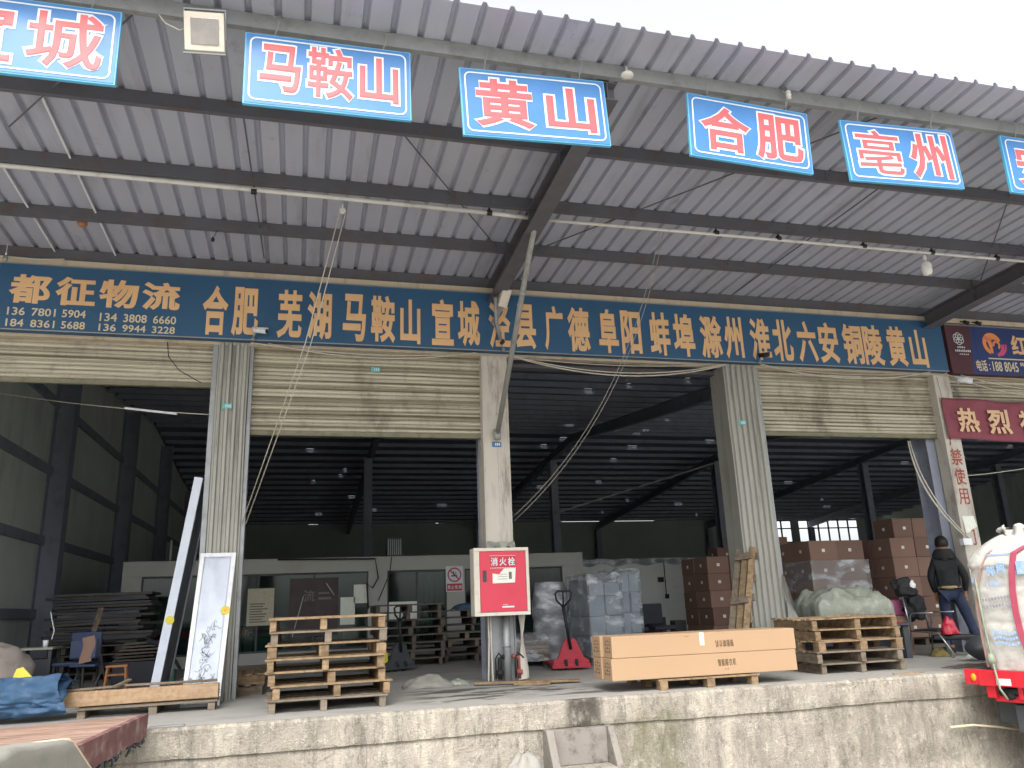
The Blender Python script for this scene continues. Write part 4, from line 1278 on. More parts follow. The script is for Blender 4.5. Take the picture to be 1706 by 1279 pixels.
rope([(-1.10, -1.2, 5.44), (-1.13, -1.2, 5.36)], .004, 'hanging_thread', 'short dark thread hanging from a purlin at the left', 'thread', 'cable_black')
m = MB(); m.lathe([(.004, .03), (.022, 0), (.018, -.03), (.004, -.035)], (-1.14, -1.2, 5.33), 8); tag(m.build('dangling_weight', 'black'), 'tiny dark weight dangling under a purlin at the left', 'weight')

# ================================================================ PALLETS
def make_pallet(seed, mat, L=1.2, D=1.0, H=.13, style='stringer', bottom=False, cols=None):
    """wooden skid: top boards along X on three stringers (or block rows) running along Y."""
    r = random.Random(seed)
    t = bpy.data.objects.new('wooden_pallet', None)
    COL.objects.link(t)
    th = .022
    m = MB()
    n = 7
    bw = .095
    for k in range(n):
        y = -D / 2 + bw / 2 + (D - bw) * k / (n - 1) + r.uniform(-.006, .006)
        a = r.uniform(-.015, .015)
        e0, e1 = r.uniform(-.02, .015), r.uniform(-.015, .02)
        z = H - th / 2 + r.uniform(-.002, .002)
        m.bar((-L / 2 + e0, y - a, z + r.uniform(-.006, .006)), (L / 2 + e1, y + a, z + r.uniform(-.006, .006)), bw + r.uniform(-.012, .01), th - .003)
    m.build('deck', mat, t, bevel=.002)
    bh = H - th - .002 - (.018 if bottom else 0)
    z0 = .018 if bottom else 0
    for k, x in enumerate((-L / 2 + .05, r.uniform(-.05, .05), L / 2 - .05)):
        m = MB()
        w = r.uniform(.06, .08)
        if style == 'stringer':
            m.box(x - w / 2, x + w / 2, -D / 2 + r.uniform(0, .02), D / 2, z0, z0 + bh)
            m.build('stringer', mat, t, bevel=.003)
        else:
            for y in (-D / 2 + .055, 0, D / 2 - .055):
                m = MB(); m.box(x - w / 2 - .01, x + w / 2 + .01, y - .06, y + .06, z0, z0 + bh - .002)
                m.build('block', mat, t, bevel=.003)
        if bottom:
            m = MB(); m.box(x - .05, x + .05, -D / 2, D / 2, 0, .017); m.build('bottom_board', mat, t)
    return t
P_PALE = [make_pallet(s, 'wood', style=st, bottom=False) for s, st in ((1, 'stringer'), (2, 'stringer'), (3, 'block'), (4, 'stringer'))]
P_DULL = [make_pallet(s, 'wood_dull', style='stringer') for s in (11, 12)]
P_DARK = [make_pallet(s, 'wood_dark', style='stringer') for s in (21, 22, 23)]
_used = set()
def place_pallet(proto, loc, rz, label, group=None, tilt=None):
    if proto.name in _used: o = copy_tree(proto)
    else: o = proto; _used.add(proto.name)
    o.location = loc
    o.rotation_euler = (tilt or (0, 0, 0))[:2] + (rz,) if tilt is None else tilt
    for k in ('label', 'group'):
        if k in o: del o[k]
    return tag(o, label, 'pallet', group)
r = random.Random(5)
ordn = ['lowest', 'second', 'third', 'fourth', 'fifth', 'sixth', 'topmost']
# left front stack of seven
seq = [P_DULL[0], P_PALE[0], P_PALE[1], P_PALE[3], P_PALE[2], P_DULL[1], P_PALE[0]]
offs = [-.015, .02, -.03, -.035, -.03, .0, -.02]
z = 0
for k in range(7):
    place_pallet(seq[k], (.335 + offs[k], -1.22 + r.uniform(-.03, .03), z), rad(r.uniform(-1.4, 1.4)) + (math.pi if k % 3 == 1 else 0),
                 '%s pallet of the tall front stack left of the red cabinet' % ordn[k], 'pallets of the left front stack')
    z += .131
# right front stack of five
seq = [P_DULL[1], P_DULL[0], P_PALE[2], P_PALE[3], P_PALE[1]]
offs = [.0, -.05, -.03, .0, -.02]
names5 = ['lowest', 'second', 'middle', 'fourth', 'topmost']
z = 0
for k in range(5):
    place_pallet(seq[k], (6.83 + offs[k], -1.04 + r.uniform(-.03, .03), z), rad(-3 + r.uniform(-2, 2)) + (math.pi if k % 2 else 0),
                 '%s pallet of the low stack right of the long kraft cartons' % names5[k], 'pallets of the right front stack')
    z += .131
# loose slat on that stack
m = MB(); m.bar((6.35, -1.5, .675), (7.0, -1.25, .685), .09, .018); tag(m.build('broken_board', 'wood_dull'), 'loose grey slat lying on the right pallet stack', 'slat')
m = MB(); m.bar((6.85, -1.98, .006), (7.25, -2.0, .006), .05, .012); tag(m.build('broken_board', 'wood'), 'short wood splinter on the floor before the right pallet stack', 'slat')
# block pallet under the long cartons
bp_ = place_pallet(make_pallet(31, 'wood', L=1.2, D=1.0, H=.12, style='block'), (4.45, -1.50, 0), rad(-1), 'pale block pallet under the four long cartons')
# leaning pallet at the right pillar, seen from its edge
t = thing('wooden_pallet', 'pale pallet standing on end, leaning on the left side of the right ribbed pillar', 'pallet', (5.86, -.25, 0), 0)
tl_, bl_ = Vector((.50, .22, 1.64)), Vector((.0, .0, .0))
dn = Vector((-.065, .085, -.01))
for k, mt in ((0, 'wood'), (1, 'wood'), (2, 'wood_dull')):
    m = MB(); m.bar(bl_ + dn * k, tl_ + dn * k, .045, .085, up=(1, -.6, 0)); m.build('stringer', mt, t, bevel=.003)
m = MB()
for f in (.06, .22, .40, .58, .74, .93):
    p = bl_ + (tl_ - bl_) * f + Vector((.05, .035, -.015)); m.bar(p - dn * .6, p + dn * 2.6, .02, .095, up=(.29, .12, .95))
m.build('deck', 'wood_dull', t, bevel=.002)
for f in (.20, .55, .92):
    m = MB(); p = bl_ + (tl_ - bl_) * f - Vector((.05, .035, -.015)); m.bar(p - dn * .2, p + dn * 2.2, .02, .095, up=(.29, .12, .95)); m.build('bottom_board', 'wood_dull', t, bevel=.002)
# low skid, timbers and scraps on the left
place_pallet(make_pallet(51, 'wood_dull', L=1.35, D=.9, H=.10), (-1.50, -.50, 0), rad(2), 'low pale skid carrying the thick timber at the left')
tm = thing('timber_beam', 'long thick timber lying on the low skid at the left front', 'timber', (-1.62, -.82, .103))
m = MB(); m.bar((-.86, .02, .075), (.82, -.01, .09), .10, .145); m.build('beam', 'plank', tm, bevel=.006)
m = MB(); m.bar((-.93, .02, .07), (-.87, .02, .07), .11, .15); m.build('end_block', 'wood', tm, bevel=.004)
for (a, b, w, lab) in (((-2.4, -.74, .268), (-1.9, -.66, .272), .10, 'broken slat on the left end of the thick timber'), ((-2.05, -.72, .275), (-1.50, -.70, .285), .09, 'thin slat lying on the middle of the thick timber'),
                  ((-1.75, -.78, .29), (-1.0, -.70, .285), .08, 'pale slat lying on the right half of the thick timber'), ((-1.84, -.86, .285), (-1.72, -.70, .34), .05, 'short stub of wood propped across the thick timber'),
                  ((-1.55, -.55, .27), (-.85, -.55, .275), .12, 'wide slat behind the thick timber')):
    m = MB(); m.bar(a, b, w, .02); tag(m.build('broken_board', 'wood_dull', bevel=.002), lab, 'slat')
place_pallet(P_DULL[0], (-.86, 1.05, 0), rad(88), 'lower worn pallet behind the framed white panel', 'pallets behind the left ribbed pillar')
place_pallet(P_PALE[3], (-.88, 1.02, .131), rad(92), 'upper worn pallet behind the framed white panel', 'pallets behind the left ribbed pillar')
# dark stacks in front of the office
place = [(1.95, 4.7, 8, 'tall dark stack left of the no smoking sign'), (3.15, 5.1, 7, 'dark stack below the no smoking sign')]
for x, y, n, lab in place:
    z = 0
    for k in range(n):
        yl = (x > 3 and k in (2, 3))
        place_pallet(P_DARK[(k + (x > 3)) % 3] if not yl else P_DULL[k % 2], (x + r.uniform(-.05, .05) + (.12 if x > 3 and k < 3 else 0), y + r.uniform(-.05, .05), z), rad(r.uniform(-5, 5)), 'a pallet of the ' + lab, 'pallets of the ' + lab)
        z += .131
m = MB(); m.grid(lambda u, v: (2.85 + .5 * u, 4.75 + .5 * v, .925 + .10 * math.sin(math.pi * u) ** .5 * math.sin(math.pi * v) ** .5 + .02 * nz(u, v, 0, 5)), 12, 10)
tag(m.build('folded_tarp', 'tarp_blue', solid=.01), 'blue folded tarp on the dark pallet stack before the office', 'tarp')
m = MB(); m.grid(lambda u, v: (3.25 + .6 * u, 4.7 + .5 * v, .925 + .08 * (math.sin(math.pi * u) * math.sin(math.pi * v)) ** .5 + .02 * nz(u, v, 0, 6, 3)), 12, 10)
tag(m.build('folded_sheet', 'goods_dark', solid=.01), 'dark folded sheet on the dark pallet stack before the office', 'sheet')
# stack of thin dark boards far left
for k in range(17):
    z = .62 + k * .048 + r.uniform(-.006, .006)
    m = MB()
    x0 = -4.05 + r.uniform(-.06, .12); x1 = -2.5 + r.uniform(-.25, .12)
    m.bar((x0, 5.3, z), (x1, 5.3 + r.uniform(-.06, .06), z + r.uniform(-.03, .03)), .9 + r.uniform(-.1, .1), .042)
    tag(m.build('stacked_board', ['wood_dark', 'dark_grey', 'goods_dark'][k % 3]), 'thin dark board in the high pile before the left wall of the hall', 'board', 'boards in the dark pile')
for k in range(4):
    place_pallet(P_DARK[k % 3], (-3.25 + r.uniform(-.05, .05), 5.3, k * .145), rad(r.uniform(-3, 3)), 'dark pallet under the pile of thin boards at the left', 'pallets under the dark board pile')
for k in range(6):
    m = MB(); m.bar((-2.75 + .03 * k, 3.9, .35 + .05 * k), (-2.1 + r.uniform(-.1, .1), 3.9, .36 + .05 * k), .6, .025)
    tag(m.build('stacked_board', 'wood_dark'), 'short dark board in the lower pile behind the wooden stool', 'board', 'boards in the lower dark pile')
m = MB(); m.box(-2.75, -2.05, 3.6, 4.2, 0, .33); tag(m.build('crate', 'goods_dark', bevel=.01), 'dark crate under the short boards behind the stool', 'crate')

# ================================================================ CARTONS
def carton(x, y, z, sx, sy, sz, rz, label, group, mat='carton', print_=None, name='carton', square=True):
    t = thing(name, label, 'carton', (x, y, z), rz, group)
    m = MB(); m.box(-sx / 2, sx / 2, -sy / 2, sy / 2, .001, sz - .002); m.build('box', mat, t, bevel=.006)
    if square:
        p = MB(); p.box(-.03, .03, -sy / 2 - .003, -sy / 2 - .0005, sz * .42, sz * .42 + .055)
        p.box(-sx / 2 - .003, -sx / 2 - .0005, -.03, .03, sz * .42, sz * .42 + .055)
        p.build('label', 'paper', t)
    return t
# four long kraft cartons, printed
CX0, CX1 = 3.33, 5.58
def long_carton(y0, y1, z0, z1, label, up, dx):
    t = thing('long_carton', label, 'carton', ((CX0 + CX1) / 2 + dx, (y0 + y1) / 2, z0), rad(-1.2), 'long cartons on the block pallet')
    L, W_, H_ = CX1 - CX0, y1 - y0, z1 - z0
    m = MB(); m.box(-L / 2, L / 2, -W_ / 2, W_ / 2, .001, H_ - .001); m.build('box', 'kraft', t, bevel=.006)
    F = face_frame((0, -W_ / 2 - .0005, 0), (1, 0, 0), (0, 0, 1)) if up else face_frame((0, -W_ / 2 - .0005, H_), (-1, 0, 0), (0, 0, -1))
    s = 1 if up else -1
    m = MB()
    for k, ch in enumerate('智能晾衣机'):
        u = (.135 + k * .046) if up else (-.155 - .046 * 4 + k * .046)
        put(m, ch, u, u + .041, H_ * .40, H_ * .40 + .078, .03, F, 0, .001)
    for k in range(2):
        u = (.22 + .03 * k) * s
        m.box(u, u + .012, -W_ / 2 - .0015, -W_ / 2 - .0005, H_ * (.24 if up else .82), H_ * (.24 if up else .82) + .01)
    # printed end (towards the left)
    for cx in (-.06, 0.0, .06):
        for k in range(4):
            z = H_ * (.25 + .16 * k)
            m.box(-L / 2 - .0015, -L / 2 - .0005, cx - .018, cx + .018 - (.01 if (k + cx > 1) else 0), z, z + .012 + .01 * ((k * 7 + int(cx * 50)) % 2))
    m.build('printing', 'ink', t)
    if not up and y0 < -1.8:
        q = MB(); q.box(-.075, -.02, -W_ / 2 - .0014, -W_ / 2 - .0004, H_ * .4, H_); q.box(-.075, -.02, -W_ / 2 - .0014, W_ / 2, H_ - .0007, H_ + .0003)
        q.build('tape_strip', 'tape', t)
    return t
long_carton(-1.98, -1.705, .122, .352, 'lower front long kraft carton with upright print', True, -.02)
long_carton(-1.70, -1.43, .122, .352, 'lower rear long kraft carton, showing only its printed end', True, -.03)
long_carton(-1.97, -1.70, .353, .583, 'upper front long kraft carton with upside-down print and a tape strip', False, .0)
long_carton(-1.695, -1.42, .353, .583, 'upper rear long kraft carton, showing its top and printed end', False, -.03)

BS = .31
def stack(x0, y0, nx, ny, nz_, sx, sy, where, missing=(), yaw=0.0, h=BS, top=()):
    g = 'brown cartons ' + where
    for k in range(nz_):
        for i in range(nx):
            for j in range(ny):
                if (i, j, k) in missing or (0 < i and 0 < j and k < nz_ - 1): continue
                carton(x0 + (i + .5) * (sx + .006) + r.uniform(-.012, .012), y0 + (j + .5) * (sy + .006) + r.uniform(-.012, .012), .14 + k * h, sx, sy, h, yaw + rad(r.uniform(-1, 1)),
                       'brown carton ' + where, g)
    P = place_pallet(P_DARK[(nx + nz_) % 3], (x0 + nx * sx / 2, y0 + ny * sy / 2, 0), 0, 'dark pallet under cartons ' + where)
stack(8.70, 2.0, 2, 2, 5, .56, .54, 'in the stack behind the green tarp, right of the ribbed pillar', h=.345)
stack(10.40, 2.0, 2, 2, 5, .52, .58, 'in the tallest stack by the lettered pillar', h=.35)
for i, x in enumerate((10.62, 11.15)):
    carton(x + .2, 2.32, .14 + 1.75, .70 if i else .5, .5, .36, rad(2), 'top brown carton %s on the tallest stack by the lettered pillar' % ('right' if i else 'left'), 'cartons on the tallest stack')
stack(7.50, 3.5, 2, 2, 5, .46, .54, 'in the stack left of the right ribbed pillar', h=.315)
stack(9.45, 4.6, 1, 1, 6, .56, .55, 'in the column seen between the two right stacks', h=.335)
stack(10.2, 8.0, 3, 1, 6, .55, .5, 'in the far row behind the tallest stack', h=.34)
carton(8.22, 3.12, .78, .30, .32, .30, 0, 'small pale carton on the edge of the stack left of the right ribbed pillar', None, 'kraft', square=False)
m = MB(); m.box(8.0, 8.35, 3.0, 3.35, 0.14, .775); tag(m.build('carton', 'carton', bevel=.006), 'tall brown carton under the small pale one', 'carton')
# stretch wrap round the front stack
w = MB()
x0, x1, y0, y1 = 8.675, 9.87, 1.97, 3.13
w.box(x0, x1, y0, y0 + .002, .98, 1.52); w.box(x0 - .003, x0, y0, y1, .98, 1.52)
tag(w.build('stretch_wrap', 'wrap_thin'), 'clear wrap band round the stack behind the green tarp', 'wrap')

# shrink wrapped goods left of the long cartons
def wrapped(cx, cy, sx, sy, h, rz, label, mat='wrap', goods='goods_grey', base=.13, seed=1, steps=None):
    t = thing('wrapped_load', label, 'wrapped load', (cx, cy, 0), rz)
    place = random.Random(seed)
    m = MB()
    lv = 4
    for k in range(lv):
        z0 = base + (h - base) * k / lv; z1 = base + (h - base) * (k + 1) / lv - .01
        for i in range(2):
            for j in range(2):
                m.box(-sx / 2 + .03 + i * (sx / 2 - .03) + place.uniform(0, .02), -.01 + i * (sx / 2 - .02), -sy / 2 + .03 + j * (sy / 2 - .03), -.01 + j * (sy / 2 - .02), z0, z1 - (place.uniform(0, .12) if k == lv - 1 else 0))
    m.build('goods', goods, t, bevel=.01)
    q = MB()
    def skin(u, v):
        a = u * 4
        s = int(a) % 4; f = a - int(a)
        X = [(-1 + 2 * f, -1), (1, -1 + 2 * f), (1 - 2 * f, 1), (-1, 1 - 2 * f)][s]
        z = base * .4 + (h + .05 - base * .4) * v
        d = 1 + .02 * nz(X[0] * 2, X[1] * 2, z, 3, seed) + .018 * math.sin(z * 38 + X[0] * 5) * (.5 + .5 * nz(X[0], X[1], z, 2, 5)) - .05 * max(0, v - .92) * 8
        return (X[0] * sx / 2 * d, X[1] * sy / 2 * d, z + (.05 * nz(X[0] * 3, X[1] * 3, 0, 2, seed) if v > .9 else 0))
    q.grid(skin, 48, 30)
    q.grid(lambda u, v: ((u - .5) * sx * .97, (v - .5) * sy * .97, h + .035 + .05 * nz(u * 4, v * 4, 0, 1.6, seed)), 12, 12)
    q.build('stretch_film', mat, t, smooth=True)
    if base > .05:
        b = MB()
        for x in (-sx / 2 + .05, 0, sx / 2 - .05): b.box(x - .05, x + .05, -sy / 2, sy / 2, 0, base - .025)
        b.box(-sx / 2, sx / 2, -sy / 2, sy / 2, base - .024, base - .002)
        b.build('load_pallet', 'wood_dark', t)
    return t
wrapped(4.78, 2.45, .62, .9, 1.36, rad(4), 'large glossy shrink-wrapped load behind the left end of the long cartons', seed=3)
wrapped(5.28, 2.55, .40, .9, 1.42, rad(2), 'slim shrink-wrapped load standing against the large wrapped one', seed=5)
wrapped(3.55, 2.75, .9, .9, .46, rad(-12), 'low wrapped load behind the middle pillar', 'wrap_thin', 'wood_dull', .22, seed=7)
# tall grey sack-like bundle and dark goods beside it
t = thing('wrapped_bundle', 'tall rounded bundle in crinkled grey plastic behind the red hand truck', 'bundle', (4.22, 3.1, 0))
m = MB()
def bundle(u, v):
    a = 2 * math.pi * u
    rr = .32 * (1 - .25 * max(0, v - .75) * 4 * .9) * (1 + .06 * nz(math.cos(a) * 2, math.sin(a) * 2, v * 6, 1.6, 2) + .03 * math.sin(a * 3 + v * 30))
    return (rr * math.cos(a), rr * math.sin(a), .02 + 1.3 * v)
m.grid(bundle, 40, 40)
m.build('plastic_sheet', 'wrap_grey', t, smooth=True)
m = MB(); m.lathe([(.26, .02), (.27, 1.0), (.12, 1.29)], (0, 0, 0), 16); m.build('contents', 'goods_dark', t, smooth=True)
# hand pallet trucks
def jack(loc, rz, label, mat, handle=1.12):
    t = thing('hand_pallet_truck', label, 'pallet truck', loc, rz)
    m = MB()
    m.prism([(-.27, .03), (.27, .03), (.27, .14), (.20, .17), (.09, .42), (.05, .45), (-.05, .45), (-.09, .42), (-.20, .17), (-.27, .14)], -.03, .03, 'XZ')
    m.box(-.29, .29, -.06, .05, .03, .09)
    m.build('cover_plate', mat, t, bevel=.008)
    for x in (-.19, .19):
        f = MB(); f.box(x - .08, x + .08, .06, 1.15, .06, .10); f.build('fork', mat, t, bevel=.005)
    h = MB()
    hx, hy = -.10, -.16
    h.tube([(0, -.04, .30), (hx, hy, handle - .22)], .024, 10)
    top = Vector((hx, hy, handle - .22))
    h.tube([top, top + Vector((-.10, -.02, .10)), top + Vector((-.12, -.03, .20)), top + Vector((-.08, -.035, .235)), top + Vector((.10, -.035, .235)), top + Vector((.13, -.03, .20)), top + Vector((.10, -.02, .10)), top], .016, 8)
    h.tube([top, top + Vector((0, -.03, .22))], .014, 8)
    h.build('handle', 'black', t, smooth=True)
    for x in (-.08, .08):
        w = MB(); w.lathe([(.05, -.025), (.085, -.022), (.085, .022), (.05, .025)], (x, .02, .085), 20, 0, M=Matrix.Rotation(math.pi / 2, 3, 'Y')); w.build('wheel', 'rubber', t, smooth=True)
    return t
jack((3.95, 1.35, 0), rad(-8), 'red hand pallet truck with a black loop handle beside the long cartons', 'jack_red')
jack((1.62, 3.1, 0), rad(25), 'dark hand pallet truck behind the right end of the left pallet stack', 'dark_grey', 1.0)
m = MB(); m.box(1.18, 1.42, 3.0, 3.2, .08, .30); tag(m.build('block', 'yellow', bevel=.006), 'yellow-brown block beside the dark hand truck', 'block')
# cloth heap on the floor
def heap(cx, cy, sx, sy, h, seed, z0=0.0):
    def f(u, v):
        a, b = (u - .5) * 2, (v - .5) * 2
        d = max(0, 1 - (a * a + b * b) ** .9)
        edge = 1 + .25 * nz(a, b, 0, 2, seed)
        return (cx + a * sx * edge, cy + b * sy * edge, z0 + .004 + h * (d ** .6) * (1 + .55 * nz(u * 4, v * 4, 0, 1.3, seed)) + .015 * abs(nz(u * 9, v * 9, 0, 1.4, seed + 3)) * (d > 0))
    return f
m = MB(); m.grid(heap(1.62, .15, .32, .22, .13, 4), 26, 22); tag(m.build('cloth_heap', 'tarp_grey', smooth=True, solid=.006), 'crumpled grey cloth heap on the floor left of the middle pillar', 'cloth')
m = MB(); m.grid(heap(2.02, .2, .14, .10, .05, 8), 14, 12); tag(m.build('rag', 'tarp_green', smooth=True, solid=.005), 'small flat rag beside the grey cloth heap', 'rag')
# dark furniture by the back wall
for x, y, s, lab in ((6.05, 4.0, .0, 'dark office chair beside the wrapped load'), (6.75, 4.3, .3, 'dark box chair before the white back wall')):
    t = thing('dark_chair', lab, 'chair', (x, y, 0), rad(10))
    m = MB(); m.box(-.24, .24, -.24, .24, .40, .48); m.build('seat', 'goods_dark', t, bevel=.02)
    m = MB(); m.box(-.24, .24, .17, .24, .50, .95 - s * .2); m.build('backrest', 'goods_dark', t, bevel=.02)
    for a in (-.2, .2):
        for b in (-.2, .2):
            m = MB(); m.tube([(a, b, 0), (a, b, .40)], .015, 6); m.build('leg', 'black', t)
m = MB(); m.box(6.35, 7.2, 4.9, 5.5, 0, .62); m.box(6.4, 6.9, 4.92, 5.4, .622, .80); tag(m.build('cabinet', 'goods_dark', bevel=.01), 'low dark cabinet before the white back wall', 'cabinet')
m = MB(); m.box(7.25, 7.5, 4.6, 4.85, 0, .55); tag(m.build('bin', 'dark_grey', bevel=.02), 'dark bin beside the carton stack left of the right ribbed pillar', 'bin')

# no smoking sign
t = thing('no_smoking_sign', 'white and red no smoking sign on the office post', 'sign', (3.27, 6.985, 1.29))
m = MB(); m.box(-.19, .19, 0, .008, .0, .54); m.build('sign_plate', 'sign_white', t)
m = MB(); m.box(-.17, .17, -.003, -.0005, .02, .17)
ring(m, 0, .355, .125, .155, 0, 360, -.002, 28); m.obox(Matrix.Translation((0, -.0022, .355)) @ Matrix.Rotation(rad(45), 4, 'Y'), .27, .001, .028)
m.build('red_print', 'red', t)
m = MB(); m.box(-.075, .06, -.0035, -.0025, .32, .345); m.box(-.03, -.01, -.0036, -.0026, .35, .43); m.box(.02, .04, -.0036, -.0026, .36, .41)
F = face_frame((0, -.003, 0), (1, 0, 0), (0, 0, 1))
m.build('cigarette', 'black', t)
m = MB()
for k, ch in enumerate('禁止吸烟'): put(m, ch, -.155 + k * .08, -.09 + k * .08, .055, .135, .02, F, 0, .002)
m.build('lettering', 'sign_white', t)
t = thing('fan_heater', 'small grey vented unit standing on the office roof', 'vent unit', (2.0, 7.4, 2.07))
m = MB(); m.box(-.17, .17, -.12, .12, 0, .42); m.build('unit_body', 'dark_grey', t, bevel=.02)
m = MB()
for k in range(7): m.box(-.14 + k * .045, -.125 + k * .045, -.135, -.121, .05, .38)
m.build('grille', 'galv', t)
for x in (-2.55, -2.25):
    m = MB(); m.tube([(x, 7.2, 2.07), (x, 7.2, 2.50)], .025, 8); tag(m.build('stub_pipe', 'galv'), 'short grey pipe standing on the left end of the office roof', 'pipe', 'pipes on the office roof')

# ================================================================ LEFT BAY OBJECTS
def framed_panel(base, top, along, w, d, label, glass, sticker, name='framed_panel'):
    """panel of width w along `along`, from base to top centre lines, thickness d."""
    base, top = Vector(base), Vector(top)
    u = Vector(along).normalized(); v = (top - base); H_ = v.length; v.normalize()
    n = u.cross(v)
    M = Matrix((u, v, n)).transposed().to_4x4(); M.translation = base
    t = thing(name, label, 'panel', tuple(base))
    T = Matrix.Translation(-base) @ M
    def b(u0, u1, v0, v1, d0, d1, nm, mat, par=t, **k):
        m = MB(); m.box(u0, u1, v0, v1, d0, d1); m.v = [tuple(T @ Vector(p)) for p in m.v]; return m.build(nm, mat, par, **k)
    f = .05
    m = MB()
    m.box(0, f, 0, H_, -d, 0); m.box(w - f, w, 0, H_, -d, 0); m.box(f, w - f, 0, f, -d, 0); m.box(f, w - f, H_ - f, H_, -d, 0)
    m.v = [tuple(T @ Vector(p)) for p in m.v]
    m.build('frame', 'white', t, bevel=.004)
    q = MB(); q.grid(lambda u_, v_: T @ Vector((f + (w - 2 * f) * u_, f + (H_ - 2 * f) * v_, -.014 + .010 * nz(u_ * 1.5, v_ * 5, 0, 1.8, 3) + .004 * math.sin(u_ * 9 + v_ * 12))), 14, 40); q.build('infill', glass, t, smooth=True, solid=.002)
    m = MB(); m.lathe([(.052, .001), (.052, .003)], (w - f - .0 + (.0 if w > .2 else .03), H_ * .60, 0), 20); m.v = [tuple(T @ Vector(p)) for p in m.v]
    s = m.build('round_sticker', 'yellow', t)
    m = MB(); m.lathe([(.022, .0032), (.022, .004)], (w - f, H_ * .60, 0), 12); m.v = [tuple(T @ Vector(p)) for p in m.v]; m.build('sticker_print', 'orange', s)
    return t, T, H_
t, T, H_ = framed_panel((-1.225, -.50, .0), (-1.165, -.06, 1.705), (1, 0, 0), .41, .045, 'white framed panel under film, leaning upright on the left ribbed pillar', 'lilac_film', True)
# crinkled film and marker scrawl on the panel
m = MB()
rr = random.Random(3)
for cx, cy, n in ((.20, .78, 16), (.18, .62, 14), (.17, .44, 9), (.24, .34, 8), (.13, .24, 9), (.15, .16, 6)):
    for k in range(n):
        p0 = Vector((cx + rr.uniform(-.07, .07), cy + rr.uniform(-.10, .10), -.001)); p = [p0]
        for q in range(3): p.append(p[-1] + Vector((rr.uniform(-.035, .045), rr.uniform(-.05, .05), 0)))
        m.tube([T @ x for x in p], .0017, 4)
for k in range(3): m.tube([T @ Vector((.385, .10 + .03 * k, .001)), T @ Vector((.40, .115 + .03 * k, .001))], .004, 4)
m.build('marker_scrawl', 'cable_black', t)
# tall door blank seen on edge
t = thing('door_leaf', 'tall white door leaf seen edge-on, leaning on the left ribbed pillar', 'door leaf', (-1.60, .0, .0))
a, bq = Vector((0, 0, .0)), Vector((.345, 0, 2.64))
v = (bq - a); L = v.length; v.normalize()
u = Vector((1, 0, 0)) - v * v.x; u.normalize(); n = u.cross(v)
T2 = Matrix((u, -n, v)).transposed().to_4x4()
def tb(x0, x1, y0, y1, z0, z1, nm, mat, **k):
    m = MB(); m.box(x0, x1, y0, y1, z0, z1); m.v = [tuple(T2 @ Vector(p)) for p in m.v]; return m.build(nm, mat, t, **k)
tb(-.05, .05, 0, .05, 0, L, 'edge_profile', 'lilac_film', bevel=.004)
tb(-.035, .035, .052, .85, .03, L - .03, 'leaf', 'goods_grey', bevel=.003)
tb(-.05, .05, .86, .90, 0, L, 'edge_profile', 'lilac_film', bevel=.004)
m = MB(); m.lathe([(.05, 0), (.05, .003)], (0, 0, 0), 18, 0, M=Matrix.Rotation(math.pi / 2, 3, 'X')); m.v = [tuple(T2 @ (Vector(p) + Vector((.012, -.0015, L * .355)))) for p in m.v]
m.build('round_sticker', 'yellow', t)
m = MB(); m.box(.0352, .052, .06, .10, L * .80, L * .83); m.v = [tuple(T2 @ Vector(p)) for p in m.v]; m.build('hinge', 'galv', t)

# rolled blue tarp
t = thing('tarp_roll', 'thick roll of blue tarpaulin lying at the dock edge on the left', 'tarp', (-2.95, -.95, .0), rad(8))
m = MB()
def roll(u, v):
    a = 2 * math.pi * v
    x = -1.2 + 1.85 * u
    rr = .215 + .03 * nz(x, math.cos(a), math.sin(a), 1.6, 1) + .03 * math.sin(3 * a + x * 3 + 2 * nz(x, 0, a, 1.2)) + .045 * abs(nz(x * 1.5, math.cos(a) * .6, math.sin(a) * .6, 3.2, 9)) - .03 * abs(nz(x, math.cos(a) * .5, math.sin(a) * .5, 6, 4)) - .02 * u
    sag_ = -.22 if math.sin(a) < 0 else 0
    return (x + .05 * math.sin(2 * a), 1.3 * rr * math.cos(a), .215 + rr * math.sin(a) * (1 + sag_))
m.grid(roll, 110, 110); m.build('outer_wrap', 'tarp_blue', t, smooth=True)
m = MB()
def spiral(u, v):
    a = 2 * math.pi * (.1 + 2.6 * v)
    rr = .185 * (1 - v * .78)
    return (.40 + .27 * u - .06 * v + .03 * math.sin(3 * a), 1.35 * rr * math.cos(a), .185 + rr * math.sin(a) * .82)
m.grid(spiral, 6, 70); m.build('rolled_layers', 'tarp_dark', t, smooth=True, solid=.01)
m = MB()
m.grid(lambda u, v: (-.15 + .80 * u + .10 * v * u, -.20 + .42 * v, .43 - .03 * u - .10 * u * u * (1 - v) + .022 * nz(u * 3, v * 3, 0, 1.5) - .05 * (v - .5) ** 2 * 4), 18, 12); m.build('loose_flap', 'tarp_dark', t, smooth=True, solid=.012)
m = MB(); m.add([(-2.92, -.58, .30), (-2.62, -.60, .30), (-2.66, -.58, .37), (-2.80, -.56, .515), (-2.86, -.56, .50)], [(0, 1, 2, 3, 4)])
tag(m.build('yellow_sheet', 'yellow', solid=.012), 'yellow folded sheet sticking up behind the blue tarp roll', 'sheet')
m = MB(); m.add([(-2.42, -1.02, .15), (-2.28, -1.0, .15), (-2.25, -1.0, .23), (-2.34, -1.02, .25)], [(0, 1, 2, 3)]); tag(m.build('yellow_scrap', 'yellow', solid=.012), 'small yellow scrap between the blue tarp roll and the timber', 'scrap')
